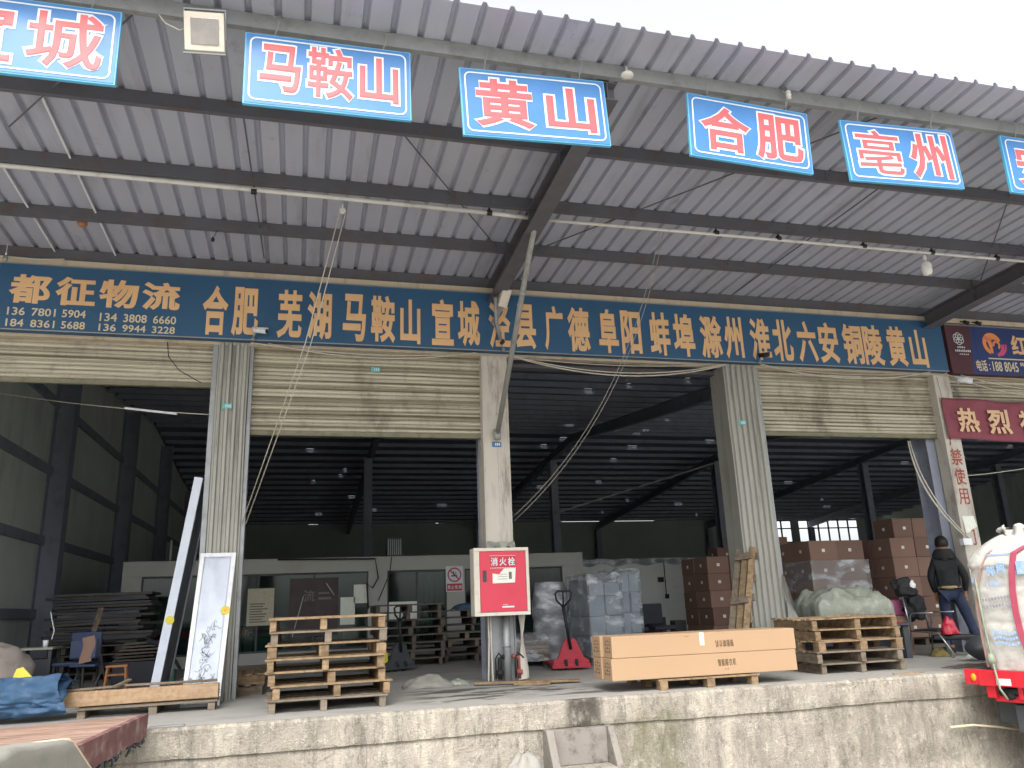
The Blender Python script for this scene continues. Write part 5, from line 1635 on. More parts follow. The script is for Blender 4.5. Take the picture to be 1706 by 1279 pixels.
# grey sack far left, table, cup, chairs, stool
m = MB()
def sack(u, v):
    a = 2 * math.pi * u; b = math.pi * (v - .5)
    rr = 1 + .16 * nz(math.cos(a) * 2, math.sin(a) * 2, b * 2, 1.1, 4) + .05 * nz(math.cos(a) * 5, math.sin(a) * 5, b * 5, 1.2, 6)
    return (-3.75 + .62 * rr * math.cos(b) * math.cos(a), .9 + .36 * rr * math.cos(b) * math.sin(a), .36 + .41 * rr * math.sin(b) * (1 if b > -.3 else .8))
m.grid(sack, 40, 24); tag(m.build('grey_sack', 'sack_grey', smooth=True), 'slumped grey sack at the left picture edge behind the blue tarp roll', 'sack')
t = thing('small_table', 'narrow greenish table with a white cup at the left of the hall', 'table', (-3.32, 1.9, 0))
m = MB(); m.box(-.25, .22, -.25, .25, .62, .65); m.build('table_top', 'tarp_green', t, bevel=.004)
for a in (-.20, .18):
    for b in (-.2, .2):
        m = MB(); m.box(a - .02, a + .02, b - .02, b + .02, 0, .619); m.build('leg', 'dark_grey', t)
m = MB(); m.box(-.2, .18, -.18, .18, .2, .5); m.build('drawer_box', 'goods_dark', t)
cu = thing('cup', 'white cup on the small greenish table', 'cup', (-3.23, 1.78, .65))
m = MB(); m.lathe([(.03, 0), (.036, .09)], (0, 0, 0), 14); m.build('cup_body', 'white', cu, smooth=True)
m = MB(); m.tube([(0, 0, .09), (.02, 0, .2), (-.05, 0, .45)], .008, 6); tag(m.build('stick', 'white'), 'thin white stick leaning by the cup', 'stick').location = (-3.22, 2.0, .65)
m = MB(); m.bar((-3.02, 3.2, .55), (-2.92, 3.3, 1.15), .10, .03); tag(m.build('pale_board', 'wood_dull'), 'pale brown board leaning before the dark board pile', 'board')
t = thing('folding_chair', 'dark folding chair with a brown paper over its backrest', 'chair', (-2.64, 1.62, 0), rad(165))
m = MB(); m.box(-.17, .17, -.18, .18, .39, .42); m.build('seat', 'blue_seat', t, bevel=.01)
m = MB(); m.box(-.17, .17, .17, .195, .50, .72); m.build('backrest', 'blue_seat', t, bevel=.01)
for s in (-1, 1):
    m = MB(); m.tube([(s * .17, -.22, 0), (s * .17, .18, .74)], .012, 8); m.build('leg', 'dark_grey', t); m = MB(); m.tube([(s * .15, .22, 0), (s * .15, -.12, .42)], .012, 8); m.build('leg', 'dark_grey', t)
m = MB(); m.grid(lambda u, v: (-.04 + .15 * u + .02 * math.sin(5 * v), -.215 - .02 * math.sin(3 * u) + .02 * v, .75 - .32 * v + .03 * u), 5, 6); o = m.build('brown_paper', 'carton', solid=.004)
tag(o, 'crumpled brown paper hung over the dark folding chair', 'paper'); o.location = (-2.64, 1.62, 0); o.rotation_euler = (0, 0, rad(-8))
t = thing('plastic_chair', 'navy plastic chair beside the small greenish table', 'chair', (-2.83, 1.75, 0), rad(-15))
m = MB(); m.box(-.22, .22, -.2, .22, .40, .45); m.build('seat', 'blue_seat', t, bevel=.02)
m = MB(); m.box(-.21, .21, .19, .24, .46, .82); m.build('backrest', 'blue_seat', t, bevel=.02)
for a in (-.19, .19):
    for b in (-.17, .19):
        m = MB(); m.tube([(a * 1.1, b * 1.1, 0), (a, b, .40)], .018, 8); m.build('leg', 'black', t)
t = thing('wooden_stool', 'small red-brown wooden stool at the left of the hall', 'stool', (-2.32, 1.75, 0), rad(6))
m = MB(); m.box(-.135, .135, -.135, .135, .355, .385); m.build('seat', 'stool_wood', t, bevel=.006)
for a in (-1, 1):
    for b in (-1, 1):
        m = MB(); m.tube([(a * .135, b * .135, 0), (a * .11, b * .11, .354)], .016, 8); m.build('leg', 'stool_wood', t)
m = MB()
for a in (-1, 1): m.tube([(-.115, a * .115, .26), (.115, a * .115, .26)], .011, 6); m.tube([(a * .115, -.115, .22), (a * .115, .115, .22)], .011, 6)
m.build('rail', 'stool_wood', t)
m = MB(); m.grid(lambda u, v: (-2.2 + .5 * u, 3.0 + .3 * v, .62 - .42 * u * u + .05 * math.sin(4 * v)), 10, 6); tag(m.build('draped_sheet', 'goods_dark', solid=.006), 'dark sheet draped beside the wooden stool', 'sheet')
m = MB(); m.box(-1.95, -1.75, 2.9, 3.1, 0, .22); tag(m.build('green_crate', 'green_plastic', bevel=.01), 'green plastic crate behind the wooden stool', 'crate')

# ================================================================ RIGHT BAY OBJECTS
m = MB()
def gt(u, v):
    a, b = (u - .5) * 2, (v - .5) * 2
    d = max(0, 1 - max(abs(a), abs(b)) ** 3)
    return (8.1 + .66 * a, .55 + .42 * b, .66 + .31 * d ** .5 * (1 + .35 * nz(u * 3, v * 3, 0, 1.6, 3)) - (.18 if d == 0 else 0) + .07 * abs(nz(u * 5, v * 7, 0, 1.5, 5)) + .035 * abs(nz(u * 14, v * 10, 0, 1.5, 6)))
m.grid(gt, 60, 44); tag(m.build('tarp_bundle', 'tarp_green', smooth=True, solid=.008), 'bundle of grey-green plastic sheeting on a dark crate behind the right pallet stack', 'tarp')
m = MB(); m.box(7.5, 8.7, .2, .95, 0, .64); tag(m.build('crate', 'goods_dark', bevel=.01), 'dark crate under the grey-green sheeting', 'crate')
m = MB(); m.box(7.75, 8.75, -.2, .12, .46, .50); m.box(7.8, 7.9, -.15, .1, 0, .458); m.box(8.6, 8.7, -.15, .1, 0, .458); tag(m.build('low_bench', 'dark_grey', bevel=.004), 'low dark bench behind the right pallet stack', 'bench')
m = MB(); m.grid(heap(8.45, -.04, .16, .12, .10, 6, .50), 14, 12); tag(m.build('red_bag', 'bag_red', smooth=True, solid=.006), 'red plastic bag on the low bench behind the right pallet stack', 'bag')
m = MB(); m.box(8.84, 9.12, .35, .6, .58, .82); tag(m.build('pink_pack', 'bag_pink', bevel=.02), 'pink patterned pack behind the right end of the pallet stack', 'pack')
m = MB(); m.box(8.80, 9.16, .32, .66, 0, .578); tag(m.build('carton', 'carton', bevel=.006), 'brown carton under the pink pack', 'carton')
# tubular chair
t = thing('tube_chair', 'chrome tube armchair frame standing right of the right pallet stack', 'chair', (9.25, .0, 0), rad(-166))
for s in (-1, 1):
    m = MB()
    x = s * .25
    m.tube([(x, -.24, 0), (x, -.16, .58), (x, -.12, .62), (x, .22, .62)], .012, 8); m.build('leg', 'chrome', t, smooth=True)
    m = MB(); m.tube([(x, -.19, .36), (x, .22, .34), (x, .27, .31), (x, .46, .02), (x, .40, .0)], .012, 8); m.build('leg', 'chrome', t, smooth=True)
    m = MB(); m.tube([(x * .9, -.20, .34), (x * .9, -.26, .86)], .012, 8); m.build('back_post', 'chrome', t, smooth=True)
m = MB(); m.box(-.23, .23, -.16, .24, .35, .385); m.build('seat', 'black', t, bevel=.012)
m = MB(); m.grid(lambda u, v: (-.22 + .44 * u, -.22 - .05 * v - .03 * math.sin(math.pi * u), .58 + .28 * v), 8, 5); m.build('backrest', 'black', t, smooth=True, solid=.015)
# dark helmet bag on the chair back and a low dark scooter seat
def lump(cx, cy, cz, sx, sy, sz, seed, rough=.3):
    def f(u, v):
        a = 2 * math.pi * u; b = math.pi * (v - .5)
        X, Y, Z = math.cos(b) * math.cos(a), math.cos(b) * math.sin(a), math.sin(b)
        k = 1 + rough * nz(X * 1.3, Y * 1.3, Z * 1.3, 1.4, seed) + rough * .5 * abs(nz(X * 3, Y * 3, Z * 3, 1.5, seed + 2))
        return (cx + sx * k * X, cy + sy * k * Y, cz + sz * k * Z)
    return f
t = thing('dark_bag', 'dark crumpled bag with a white patch hanging on the back of the chrome chair', 'bag', (9.06, .24, .98), 0)
m = MB(); m.grid(lump(0, 0, 0, .17, .10, .13, 4, .6), 30, 20); m.build('bag_body', 'rubber', t, smooth=True)
m = MB(); m.grid(lump(.09, -.085, .05, .05, .03, .06, 9, .6), 14, 10); m.build('white_patch', 'white', t, smooth=True)
m = MB(); m.tube([(.02, .0, .10), (.10, -.02, .02), (.15, -.03, -.14), (.08, .0, -.22)], .014, 6); m.build('bag_strap', 'black', t, smooth=True)
m = MB(); m.grid(lump(9.22, .26, .70, .15, .10, .17, 14, .7), 30, 20)
tag(m.build('dark_jacket', 'jacket', smooth=True), 'dark crumpled jacket hanging below the dark bag on the chrome chair', 'jacket')
sc = thing('low_bench', 'low black bench on the floor in front of the standing person', 'bench', (9.55, -.42, 0), rad(-40))
m = MB(); m.box(-.52, .40, -.13, .13, .23, .30); m.build('seat', 'black', sc, bevel=.02)
for x in (-.34, .32):
    m = MB(); m.box(x - .03, x + .03, -.10, .10, 0, .229); m.build('leg', 'dark_grey', sc, bevel=.004)
m = MB(); m.grid(heap(9.22, -.15, .18, .14, .11, 2), 14, 12); tag(m.build('brush_bundle', 'brush', smooth=True), 'olive fibre bundle on the floor under the chrome chair', 'bundle')
m = MB(); m.grid(heap(9.3, -.85, .28, .16, .10, 12), 18, 14); tag(m.build('litter_heap', 'paper', smooth=True, solid=.004), 'crumpled pale plastic litter on the floor left of the big bag', 'litter')
m = MB(); m.grid(heap(9.30, -.28, .12, .10, .20, 14, .31), 16, 14); tag(m.build('red_bag', 'bag_red', smooth=True, solid=.006), 'red plastic bag on the low black bench in front of the standing person', 'bag')
m = MB()
def pail(u, v):
    a = 2 * math.pi * u
    rr = [.20, .235, .24, .20, .10, .02][min(5, int(v * 5))]
    return (8.92 + .20 * math.cos(a) * math.sin(math.pi * (.1 + .85 * v)), -1.20 + .20 * math.sin(a) * math.sin(math.pi * (.1 + .85 * v)), (.02 + .36 * v) * .9)
m.grid(pail, 20, 12); tag(m.build('grey_bundle', 'dark_grey', smooth=True), 'rounded dark grey bundle beside the big white bag', 'bundle')
m = MB(); m.grid(heap(8.2, -1.75, .35, .10, .03, 21), 20, 8); tag(m.build('board_scrap', 'wood_dark', smooth=True, solid=.004), 'dark flattened scrap on the dock edge left of the red truck', 'scrap')

# ================================================================ PERSON
def skin_body(name, joints, edges, mat, parent=None, root=0, sub=2):
    """joints: {key: (x, y, z, rx, ry)}; one skinned surface."""
    keys = list(joints)
    me = bpy.data.meshes.new(name)
    me.from_pydata([joints[k][:3] for k in keys], [(keys.index(a), keys.index(b)) for a, b in edges], [])
    me.materials.append(MT[mat])
    o = bpy.data.objects.new(name, me)
    COL.objects.link(o)
    md = o.modifiers.new('skin', 'SKIN')
    md.use_smooth_shade = True
    for i, k in enumerate(keys):
        sv = me.skin_vertices[0].data[i]
        sv.radius = (joints[k][3], joints[k][4])
        sv.use_root = (i == root)
    s = o.modifiers.new('smooth', 'SUBSURF'); s.levels = sub; s.render_levels = sub
    if parent: o.parent = parent
    return o
pp = thing('person', 'person in a black jacket and blue jeans standing with back turned beside the lettered pillar', 'person', (9.78, .10, 0), rad(-40))
J = {
 'pelvis': (0, 0, .93, .135, .10), 'waist': (0, -.01, 1.06, .125, .09), 'chest': (0, .015, 1.26, .145, .10), 'neck0': (0, .03, 1.43, .085, .075),
 'neck': (0, .045, 1.50, .052, .052), 'head0': (0, .06, 1.57, .068, .078), 'head': (0, .07, 1.65, .078, .094), 'crown': (0, .065, 1.72, .05, .06), 'nose': (0, .165, 1.625, .014, .016),
 'earl': (-.078, .06, 1.63, .014, .022), 'earr': (.078, .06, 1.63, .014, .022),
 'shl': (-.165, .02, 1.385, .066, .06), 'ell': (-.235, .0, 1.11, .043, .043), 'wrl': (-.20, .10, .90, .028, .026), 'pal': (-.19, .135, .835, .036, .020),
 'shr': (.165, .02, 1.385, .066, .06), 'elr': (.245, .0, 1.11, .043, .043), 'wrr': (.215, .11, .91, .028, .026), 'par': (.205, .145, .845, .036, .020),
 'hpl': (-.09, 0, .87, .088, .086), 'knl': (-.105, .04, .49, .060, .062), 'anl': (-.11, -.02, .09, .038, .042), 'tol': (-.13, .14, .035, .042, .028),
 'hpr': (.09, 0, .87, .088, .086), 'knr': (.19, .05, .50, .060, .062), 'anr': (.29, .0, .09, .038, .042), 'tor': (.33, .15, .035, .042, .028)}
E = [('pelvis', 'waist'), ('waist', 'chest'), ('chest', 'neck0'), ('neck0', 'neck'), ('neck', 'head0'), ('head0', 'head'), ('head', 'crown'), ('head', 'nose'), ('head', 'earl'), ('head', 'earr'),
     ('chest', 'shl'), ('shl', 'ell'), ('ell', 'wrl'), ('wrl', 'pal'), ('chest', 'shr'), ('shr', 'elr'), ('elr', 'wrr'), ('wrr', 'par'),
     ('pelvis', 'hpl'), ('hpl', 'knl'), ('knl', 'anl'), ('anl', 'tol'), ('pelvis', 'hpr'), ('hpr', 'knr'), ('knr', 'anr'), ('anr', 'tor')]
for s, w, p in (('l', 'wrl', 'pal'), ('r', 'wrr', 'par')):
    bx, by, bz = J[p][:3]
    for i, (dx, L1) in enumerate(((-.024, .030), (-.008, .036), (.008, .034), (.023, .026))):
        k1, k2 = 'f%s%da' % (s, i), 'f%s%db' % (s, i)
        J[k1] = (bx + dx, by + .022, bz - .052, .0085, .0085); J[k2] = (bx + dx * 1.1, by + .018, bz - .052 - L1, .0075, .0075)
        E += [(p, k1), (k1, k2)]
    sx = 1 if s == 'l' else -1
    J['t%sa' % s] = (bx + sx * .040, by + .015, bz - .005, .011, .010); J['t%sb' % s] = (bx + sx * .046, by + .028, bz - .045, .009, .009)
    E += [(p, 't%sa' % s), ('t%sa' % s, 't%sb' % s)]
skin_body('body', J, E, 'skin', pp)
g = .014
JJ = {k: (v[0], v[1], v[2], v[3] + g, v[4] + g) for k, v in J.items()}
jk = {k: JJ[k] for k in ('waist', 'chest', 'neck0', 'shl', 'ell', 'wrl', 'shr', 'elr', 'wrr')}
jk['hem'] = (0, 0, .97, .155, .118); jk['neck0'] = (0, .025, 1.45, .125, .11)
jk['waist'] = (0, -.01, 1.08, .172, .13); jk['chest'] = (0, .0, 1.27, .20, .15)
jk['shl'] = (-.165, .01, 1.385, .10, .095); jk['shr'] = (.165, .01, 1.385, .10, .095)
skin_body('jacket', jk, [('waist', 'hem'), ('waist', 'chest'), ('chest', 'neck0'), ('chest', 'shl'), ('shl', 'ell'), ('ell', 'wrl'), ('chest', 'shr'), ('shr', 'elr'), ('elr', 'wrr')], 'jacket', pp)
jn = {k: JJ[k] for k in ('pelvis', 'hpl', 'knl', 'hpr', 'knr')}
jn['anl'] = (-.11, -.015, .10, .058, .062); jn['anr'] = (.285, .0, .10, .058, .062)
skin_body('jeans', jn, [('pelvis', 'hpl'), ('hpl', 'knl'), ('knl', 'anl'), ('pelvis', 'hpr'), ('hpr', 'knr'), ('knr', 'anr')], 'jeans', pp)
m = MB(); m.lathe([(.158, -.022), (.162, 0), (.158, .022)], (0, 0, .975), 24); m.v = [(x, y * .78, z) for x, y, z in m.v]; m.build('belt', 'belt', pp, smooth=True)
m = MB()
def hair(u, v):
    a = 2 * math.pi * u; b = math.pi * .5 * (1 - v * 1.38)
    front = max(0, math.sin(a))
    rr = 1 + .05 * nz(math.cos(a) * 5, math.sin(a) * 5, b * 4, 1.5)
    bb = max(b, -.55 + front * .95)
    return (.094 * rr * math.cos(bb) * math.cos(a), .05 + .108 * rr * math.cos(bb) * math.sin(a), 1.655 + .112 * rr * math.sin(bb))
m.grid(hair, 28, 14); m.build('hair', 'hair', pp, smooth=True, solid=.01)
m = MB()
def hood(u, v):
    a = math.pi * (1.02 + .96 * u); k = v
    rr = .13 + .03 * math.sin(math.pi * k)
    return (rr * math.cos(a) * (1 - .15 * k), .03 + .11 * math.sin(a) * (1 - .1 * k) - .01, 1.39 + .15 * k + .02 * math.sin(math.pi * u))
m.grid(hood, 20, 8); m.build('jacket_hood', 'jacket', pp, smooth=True, solid=.03)
for x in (-.03, .03):
    m = MB(); m.lathe([(.001, -.011), (.010, -.006), (.012, 0), (.010, .006), (.001, .011)], (x, .152, 1.648), 10); m.build('eye', 'white', pp, smooth=True)
m = MB(); m.tube([(-.022, .150, 1.585), (0, .158, 1.583), (.022, .150, 1.585)], .006, 6); m.build('mouth', 'bag_pink', pp, smooth=True)
for x, y in ((-.12, .06), (.31, .08)):
    m = MB()
    def shoe(u, v, x=x, y=y):
        a = 2 * math.pi * u
        h = max(0.0, .085 * (1 - v) + .0)
        return (x + .052 * math.cos(a) * (1 - .4 * v ** 3), y + .145 * math.sin(a) * (1 - .55 * v ** 2) - .02 * v, .002 + .105 * v)
    m.grid(shoe, 20, 6); m.build('shoe', 'rubber', pp, smooth=True, solid=.006)

# ================================================================ TRUCKS AT THE DOCK
# left: planked truck bed backed to the dock, maroon side rail, grey cover thrown over it
tl = thing('left_truck_bed', 'planked truck bed with a chipped maroon side edge backed against the dock at the left', 'truck bed', (-1.27, -2.24, .13), 0)
ex = Vector((-2.35 + 1.27, -2.60 + 2.24, 0)).normalized()      # along the rear edge, towards the left
ey = Vector((-.155, -1.80, 0)).normalized()                    # along the side, towards the yard
def P(a, b, z): return ex * a + ey * b + Vector((0, 0, z))
m = MB()
for k in range(24):
    b0 = .01 + k * .16
    q = [P(.05, b0, 0), P(2.4, b0, 0), P(2.4, b0 + .155, 0), P(.05, b0 + .155, 0)]
    dz = nz(k, 0, 0, .9) * .004
    m.add([v + Vector((0, 0, dz)) for v in q] + [v - Vector((0, 0, .04)) for v in q], [(0, 1, 2, 3), (7, 6, 5, 4), (0, 4, 5, 1), (1, 5, 6, 2), (2, 6, 7, 3), (3, 7, 4, 0)])
m.build('plank_deck', 'truck_deck', tl)
m = MB()
n = 60
top, bot = [], []
for i in range(n + 1):
    b = 4.0 * i / n
    ragged = .035 * max(0, nz(b, 0, 0, 5, 3)) + .05 * max(0, nz(b, 2, 0, 2.2, 5)) + .012 * nz(b, 0, 0, 17, 7)
    top.append((P(.045, b, .012), P(0, b, .006))); bot.append((P(.045, b, -.20 + ragged), P(.004, b, -.20 + ragged)))
for i in range(n):
    o_ = len(m.v)
    m.v += [tuple(x) for x in (top[i][0], top[i][1], bot[i][1], bot[i][0], top[i + 1][0], top[i + 1][1], bot[i + 1][1], bot[i + 1][0])]
    for f in ((0, 1, 5, 4), (1, 2, 6, 5), (2, 3, 7, 6), (3, 0, 4, 7)):
        m.f.append(tuple(k + o_ for k in f)); m.mi.append(0)
m.add([top[0][0], top[0][1], bot[0][1], bot[0][0]], [(0, 1, 2, 3)])
m.build('side_rail', 'maroon_steel', tl)
m = MB()
m.add([P(.05, 0, .0), P(2.4, 0, .0), P(2.4, .0, -.2), P(.05, .0, -.2)], [(0, 1, 2, 3)]); m.build('rear_board', 'maroon_steel', tl, solid=.02)
m = MB()
for b in (.3, 1.1, 1.9, 2.7, 3.5): m.bar(P(.06, b, -.11), P(2.35, b, -.11), .08, .10)
m.bar(P(.5, .1, -.26), P(.5, 3.9, -.26), .08, .18); m.bar(P(1.8, .1, -.26), P(1.8, 3.9, -.26), .08, .18)
m.build('chassis', 'dark_grey', tl)
rr = random.Random(9)
m = MB()
for i in range(46):
    b = .1 + 2.9 * i / 46 + rr.uniform(-.02, .02); L = rr.uniform(.03, .12)
    p = P(.02 + rr.uniform(0, .02), b, -.17); m.tube([p, p + Vector((rr.uniform(-.02, .03), rr.uniform(-.03, .03), -L * .6)), p + Vector((rr.uniform(-.03, .05), rr.uniform(-.05, .05), -L))], [.012, .016, .006], 5)
m.build('hanging_mud_fringe', 'dark_grey', tl, smooth=True)
for a in (.35, 1.95):
    m = MB(); m.lathe([(.2, -.12), (.40, -.13), (.43, -.06), (.43, .06), (.40, .13), (.2, .12)], tuple(P(a, 2.6, -.80)), 28, 0, M=Matrix((ey, Vector((0, 0, 1)), ex)).transposed() if False else Matrix.Rotation(math.pi / 2, 3, 'Y')); m.build('wheel', 'rubber', tl, smooth=True)
t = thing('truck_cover', 'stiff grey-green tarpaulin with a pale hem thrown over the front of the planked truck bed', 'tarp', (-1.27, -2.24, .13))
def cover(u, v):
    a = -.04 + 2.3 * (u - .16)
    b = 2.10 + 1.6 * v + .45 * max(0, u - .16) * (1 - v)
    z = .05 + .03 * math.sin(5 * u + 2 * v) + .10 * v * math.sin(math.pi * min(1, u + .1)) + .02 * nz(u * 5, v * 5, 0, 1.5, 2) + .05 * math.sin(math.pi * u) * math.sin(math.pi * v)
    if u < .16:
        t_ = (.16 - u) / .16
        a = -.04 - .03 * t_ - .02 * math.sin(9 * v)
        b = 2.10 - .62 * t_ * (1 - v) + 1.6 * v
        z = z - .34 * t_
    return P(a, b, z)
m = MB(); m.grid(cover, 40, 30); m.build('cover_cloth', 'tarp_grey', t, smooth=True, solid=.008)
m = MB(); m.tube([cover(i / 30, 0) for i in range(31)], .012, 6); m.build('cover_hem', 'hem', t, smooth=True)

# right: red flatbed, perpendicular to the dock, with bulk bag
tr = thing('red_flatbed_truck', 'red flatbed truck backed to the dock at the right edge, with an orange side reflector', 'truck', (7.51, -2.35, .05), 0)
ey = Vector((.18, -.66, 0)).normalized(); ex = Vector((.66, .18, 0)).normalized()
def Q(a, b, z): return ex * a + ey * b + Vector((0, 0, z))
def qbox(m, a0, a1, b0, b1, z0, z1, k=0):
    vs = [Q(a0, b0, z0), Q(a1, b0, z0), Q(a1, b1, z0), Q(a0, b1, z0), Q(a0, b0, z1), Q(a1, b0, z1), Q(a1, b1, z1), Q(a0, b1, z1)]
    m.add(vs, [(0, 3, 2, 1), (4, 5, 6, 7), (0, 1, 5, 4), (1, 2, 6, 5), (2, 3, 7, 6), (3, 0, 4, 7)], k); return m
m = MB(); qbox(m, 0, .06, .17, 5.0, -.17, 0.0); qbox(m, .0, .05, 0, .165, -.165, .0); qbox(m, -.008, .0, .165, .19, -.17, .004); m.build('side_rail', 'truck_red', tr, bevel=.004)
m = MB(); qbox(m, .062, 2.3, .0, .06, -.17, -.01); m.build('rear_rail', 'truck_red', tr, bevel=.004)
m = MB(); qbox(m, .062, 2.3, .062, 5.0, -.035, -.005); m.build('deck', 'dark_grey', tr)
m = MB(); m.lathe([(.032, 0), (.028, .012)], (0, 0, 0), 16, 0, M=Matrix((ey, Vector((0, 0, 1.35)), -ex)).transposed()); m.v = [tuple(Vector(p) + Q(-.001, .105, -.085)) for p in m.v]; m.build('reflector', 'orange', tr, smooth=True)
m = MB(); qbox(m, -.004, -.001, .36, .52, -.155, -.085); m.build('plate', 'paper', tr)
m = MB(); qbox(m, .10, .16, .25, 4.8, -.34, -.27); qbox(m, .05, .10, .20, .30, -.30, -.17); qbox(m, .05, .10, .55, .60, -.3, -.17); qbox(m, .04, .11, .62, 4.0, -.27, -.225); m.build('under_rail', 'truck_red', tr, bevel=.004)
m = MB(); m.tube([Q(.09, .33, -.25), Q(.09, .50, -.22), Q(.1, .62, -.26)], .035, 8); m.tube([Q(.12, .42, -.20), Q(.08, .46, -.30)], .045, 8); m.build('hitch_parts', 'rubber', tr, smooth=True)
m = MB(); qbox(m, .35, 1.9, .10, 4.5, -.60, -.345); qbox(m, .28, .349, .45, 2.2, -.80, -.40); m.build('chassis', 'dark_grey', tr, bevel=.02)
m = MB()
qbox(m, .16, .27, .42, 2.2, -.66, -.37); qbox(m, .15, .26, .47, .50, -.90, -.661); qbox(m, .15, .26, 1.6, 1.63, -.90, -.661); qbox(m, .15, .19, .50, 1.6, -.90, -.85); m.build('side_guard', 'dark_grey', tr, bevel=.006)
for b in (2.9, 4.0):
    for a in (.42, 1.9):
        m = MB(); m.lathe([(.2, -.13), (.42, -.14), (.46, -.06), (.46, .06), (.42, .14), (.2, .13)], tuple(Q(a, b, -.74)), 28, 0, M=Matrix.Rotation(math.pi / 2, 3, 'Y')); m.build('wheel', 'rubber', tr, smooth=True)
# bulk bag on the deck
bb = thing('bulk_bag', 'big white woven bulk bag with red straps and blue print on the red truck', 'bulk bag', tuple(Vector((7.51, -2.35, .05)) + Q(.60, .70, .0)))
def bag(u, v):
    a = 2 * math.pi * u
    c, s = math.cos(a), math.sin(a)
    e = .34
    X = math.copysign(abs(c) ** e, c); Y = math.copysign(abs(s) ** e, s)
    prof = 1 + .05 * math.sin(math.pi * min(1, v / .75)) if v < .75 else 1.05 - .62 * ((v - .75) / .25) ** 1.9
    fold = .022 * nz(X * 2, Y * 2, v * 7, 1.4, 3) + .018 * nz(X * 5, Y * 5, v * 9, 1.6, 8) - .018 * math.exp(-((v - .60) / .018) ** 2) - .018 * math.exp(-((v - .34) / .02) ** 2)
    k = .52 * (prof + fold)
    p = Q(X * k, Y * k, 1.50 * v + (.03 * nz(X * 3, Y * 3, 0, 1.5, 6) if v > .8 else 0))
    return p
m = MB(); m.grid(bag, 96, 70); m.grid(lambda u, v: Q((u - .5) * .42, (v - .5) * .42, 1.50 + .07 * nz(u * 5, v * 5, 0, 1.5, 4) + .05), 10, 10); m.build('bag_body', 'fibc', bb, smooth=True)
m = MB()
def neck(u, v):
    a = 2 * math.pi * u
    rr = (.26 - .10 * v + .05 * v * v * 2) * (1 + .16 * math.sin(11 * a) * v + .2 * nz(math.cos(a) * 2, math.sin(a) * 2, v, 1.5, 3))
    return Q(rr * math.cos(a), rr * math.sin(a), 1.40 + .17 * v + .03 * math.sin(7 * a) * v + .02 * nz(math.cos(a) * 4, math.sin(a) * 4, 0, 2, 5))
m.grid(neck, 90, 8)
m.build('gathered_neck', 'fibc', bb, smooth=True, solid=.006)
def strap(pts, w, mat, name):
    m = MB()
    vs = []
    for (b, z, off) in pts: vs += [Q(-.562 - off, b - w / 2, z), Q(-.562 - off, b + w / 2, z)]
    m.add(vs, [(2 * i, 2 * i + 1, 2 * i + 3, 2 * i + 2) for i in range(len(pts) - 1)]); return m.build(name, mat, bb, solid=.006)
strap([(-.15, 1.36, -.18), (-.22, 1.28, -.06), (-.30, 1.12, 0), (-.36, .95, .012), (-.41, .7, .015), (-.42, .35, .015), (-.42, .03, .0)], .026, 'strap_old', 'lift_strap')
strap([(.34, 1.37, -.17), (.20, 1.34, -.10), (.09, 1.27, -.03), (.045, 1.05, .006), (.02, .85, .014), (.01, .62, .016), (.02, .40, .016), (.06, .18, .014)], .07, 'strap_red', 'lift_strap')
F = face_frame(Q(-.575, -.20, .0), ey, (0, 0, 1))
m = MB()
for k, ch in enumerate('邦阿'): put(m, ch, -.03 + k * .12, .07 + k * .12, 1.02 + .03 * k, 1.14 + .03 * k, .03, F, 0, .003)
put(m, '1000', -.05, .10, .91, .965, .006, F, 0, .003)
for r_ in range(3):
    for k in range(13 - r_): m.obox(F @ Matrix.Translation((-.09 + .035 * k + .01 * r_, .40 - .055 * r_ + .012 * math.sin(k), .002)), .024, .028, .003)
m.obox(F @ Matrix.Translation((.42, 1.10, .002)), .22, .14, .003); m.obox(F @ Matrix.Translation((.12, 1.26, -.06)), .30, .016, .003); m.obox(F @ Matrix.Translation((-.19, .98, .002)), .05, .05, .003)
m.build('blue_print', 'fibc_blue', bb)
m = MB()
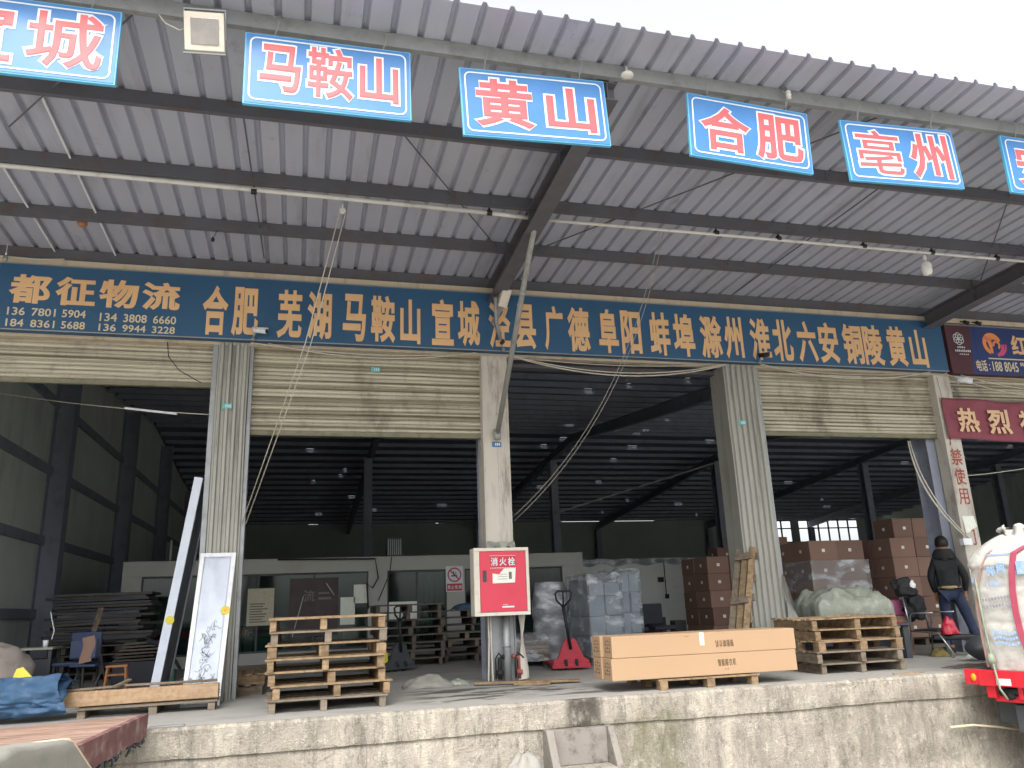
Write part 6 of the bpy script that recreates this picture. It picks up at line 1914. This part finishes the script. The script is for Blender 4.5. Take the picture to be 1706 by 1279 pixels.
for r_, z in ((0, .76), (1, .68)):
    for k in range(10): m.obox(F @ Matrix.Translation((-.13 + .036 * k, z + .008 * k * .5, .002)) @ Matrix.Rotation(.2 * math.sin(k * 3), 4, 'Z'), .025, .034, .003)
m.build('grey_print', 'fibc_grey', bb)
m = MB(); m.tube([Vector(Q(-.59, -.37, 1.0)), Q(-.60, -.36, .5), Q(-.60, -.34, .10), Q(-.62, -.32, -.02), Q(-.625, -.30, -.19), Q(-.60, -.25, -.30)], .012, 7)
m.lathe([(.02, 0), (.05, .05), (.03, .12)], tuple(Q(-.60, -.35, .06)), 8)
m.build('tie_strap', 'strap_green', bb, smooth=True)

# ================================================================ THINGS ON THE DOCK FACE
st = thing('dock_step', 'small stained concrete step built against the dock face', 'step', (2.80, -2.2, 0))
for x0, x1 in ((-.37, -.29), (.285, .355)):
    m = MB(); m.prism([(.02, -.262), (-.11, -.262), (-.66, -1.15), (.02, -1.15)], x0, x1, 'YZ'); m.build('side_plate', 'step', st, bevel=.008)
m = MB(); m.box(-.288, .283, -.085, .02, -.60, -.268); m.build('riser', 'step', st, bevel=.006)
for k, z in enumerate((-.603, -.93)):
    m = MB(); m.box(-.2885, .2835, -.34 - .2 * k, -.02 - .2 * k, z - .05, z); m.build('tread', 'concrete', st, bevel=.008)
    m = MB(); m.box(-.288, .283, -.30 - .2 * k, -.27 - .2 * k, z - .325, z - .053); m.build('riser', 'step', st)
m = MB(); m.grid(heap(2.18, -2.42, .20, .12, .22, 17, -.66), 16, 14); tag(m.build('rag', 'tarp_grey', smooth=True, solid=.006), 'crumpled pale rag hanging by the left of the concrete step', 'rag')
rope([(7.3, -2.225, -.58), (7.6, -2.25, -.575), (7.9, -2.28, -.61), (8.2, -2.33, -.66)], .014, 'hose_end', 'pale hose lying against the dock face left of the red truck', 'hose', 'hem')
m = MB(); m.box(-1.28, -.98, -2.13, -2.05, .001, .012); tag(m.build('angle_plate', 'galv'), 'thin pale metal strip on the dock edge by the planked truck bed', 'strip')
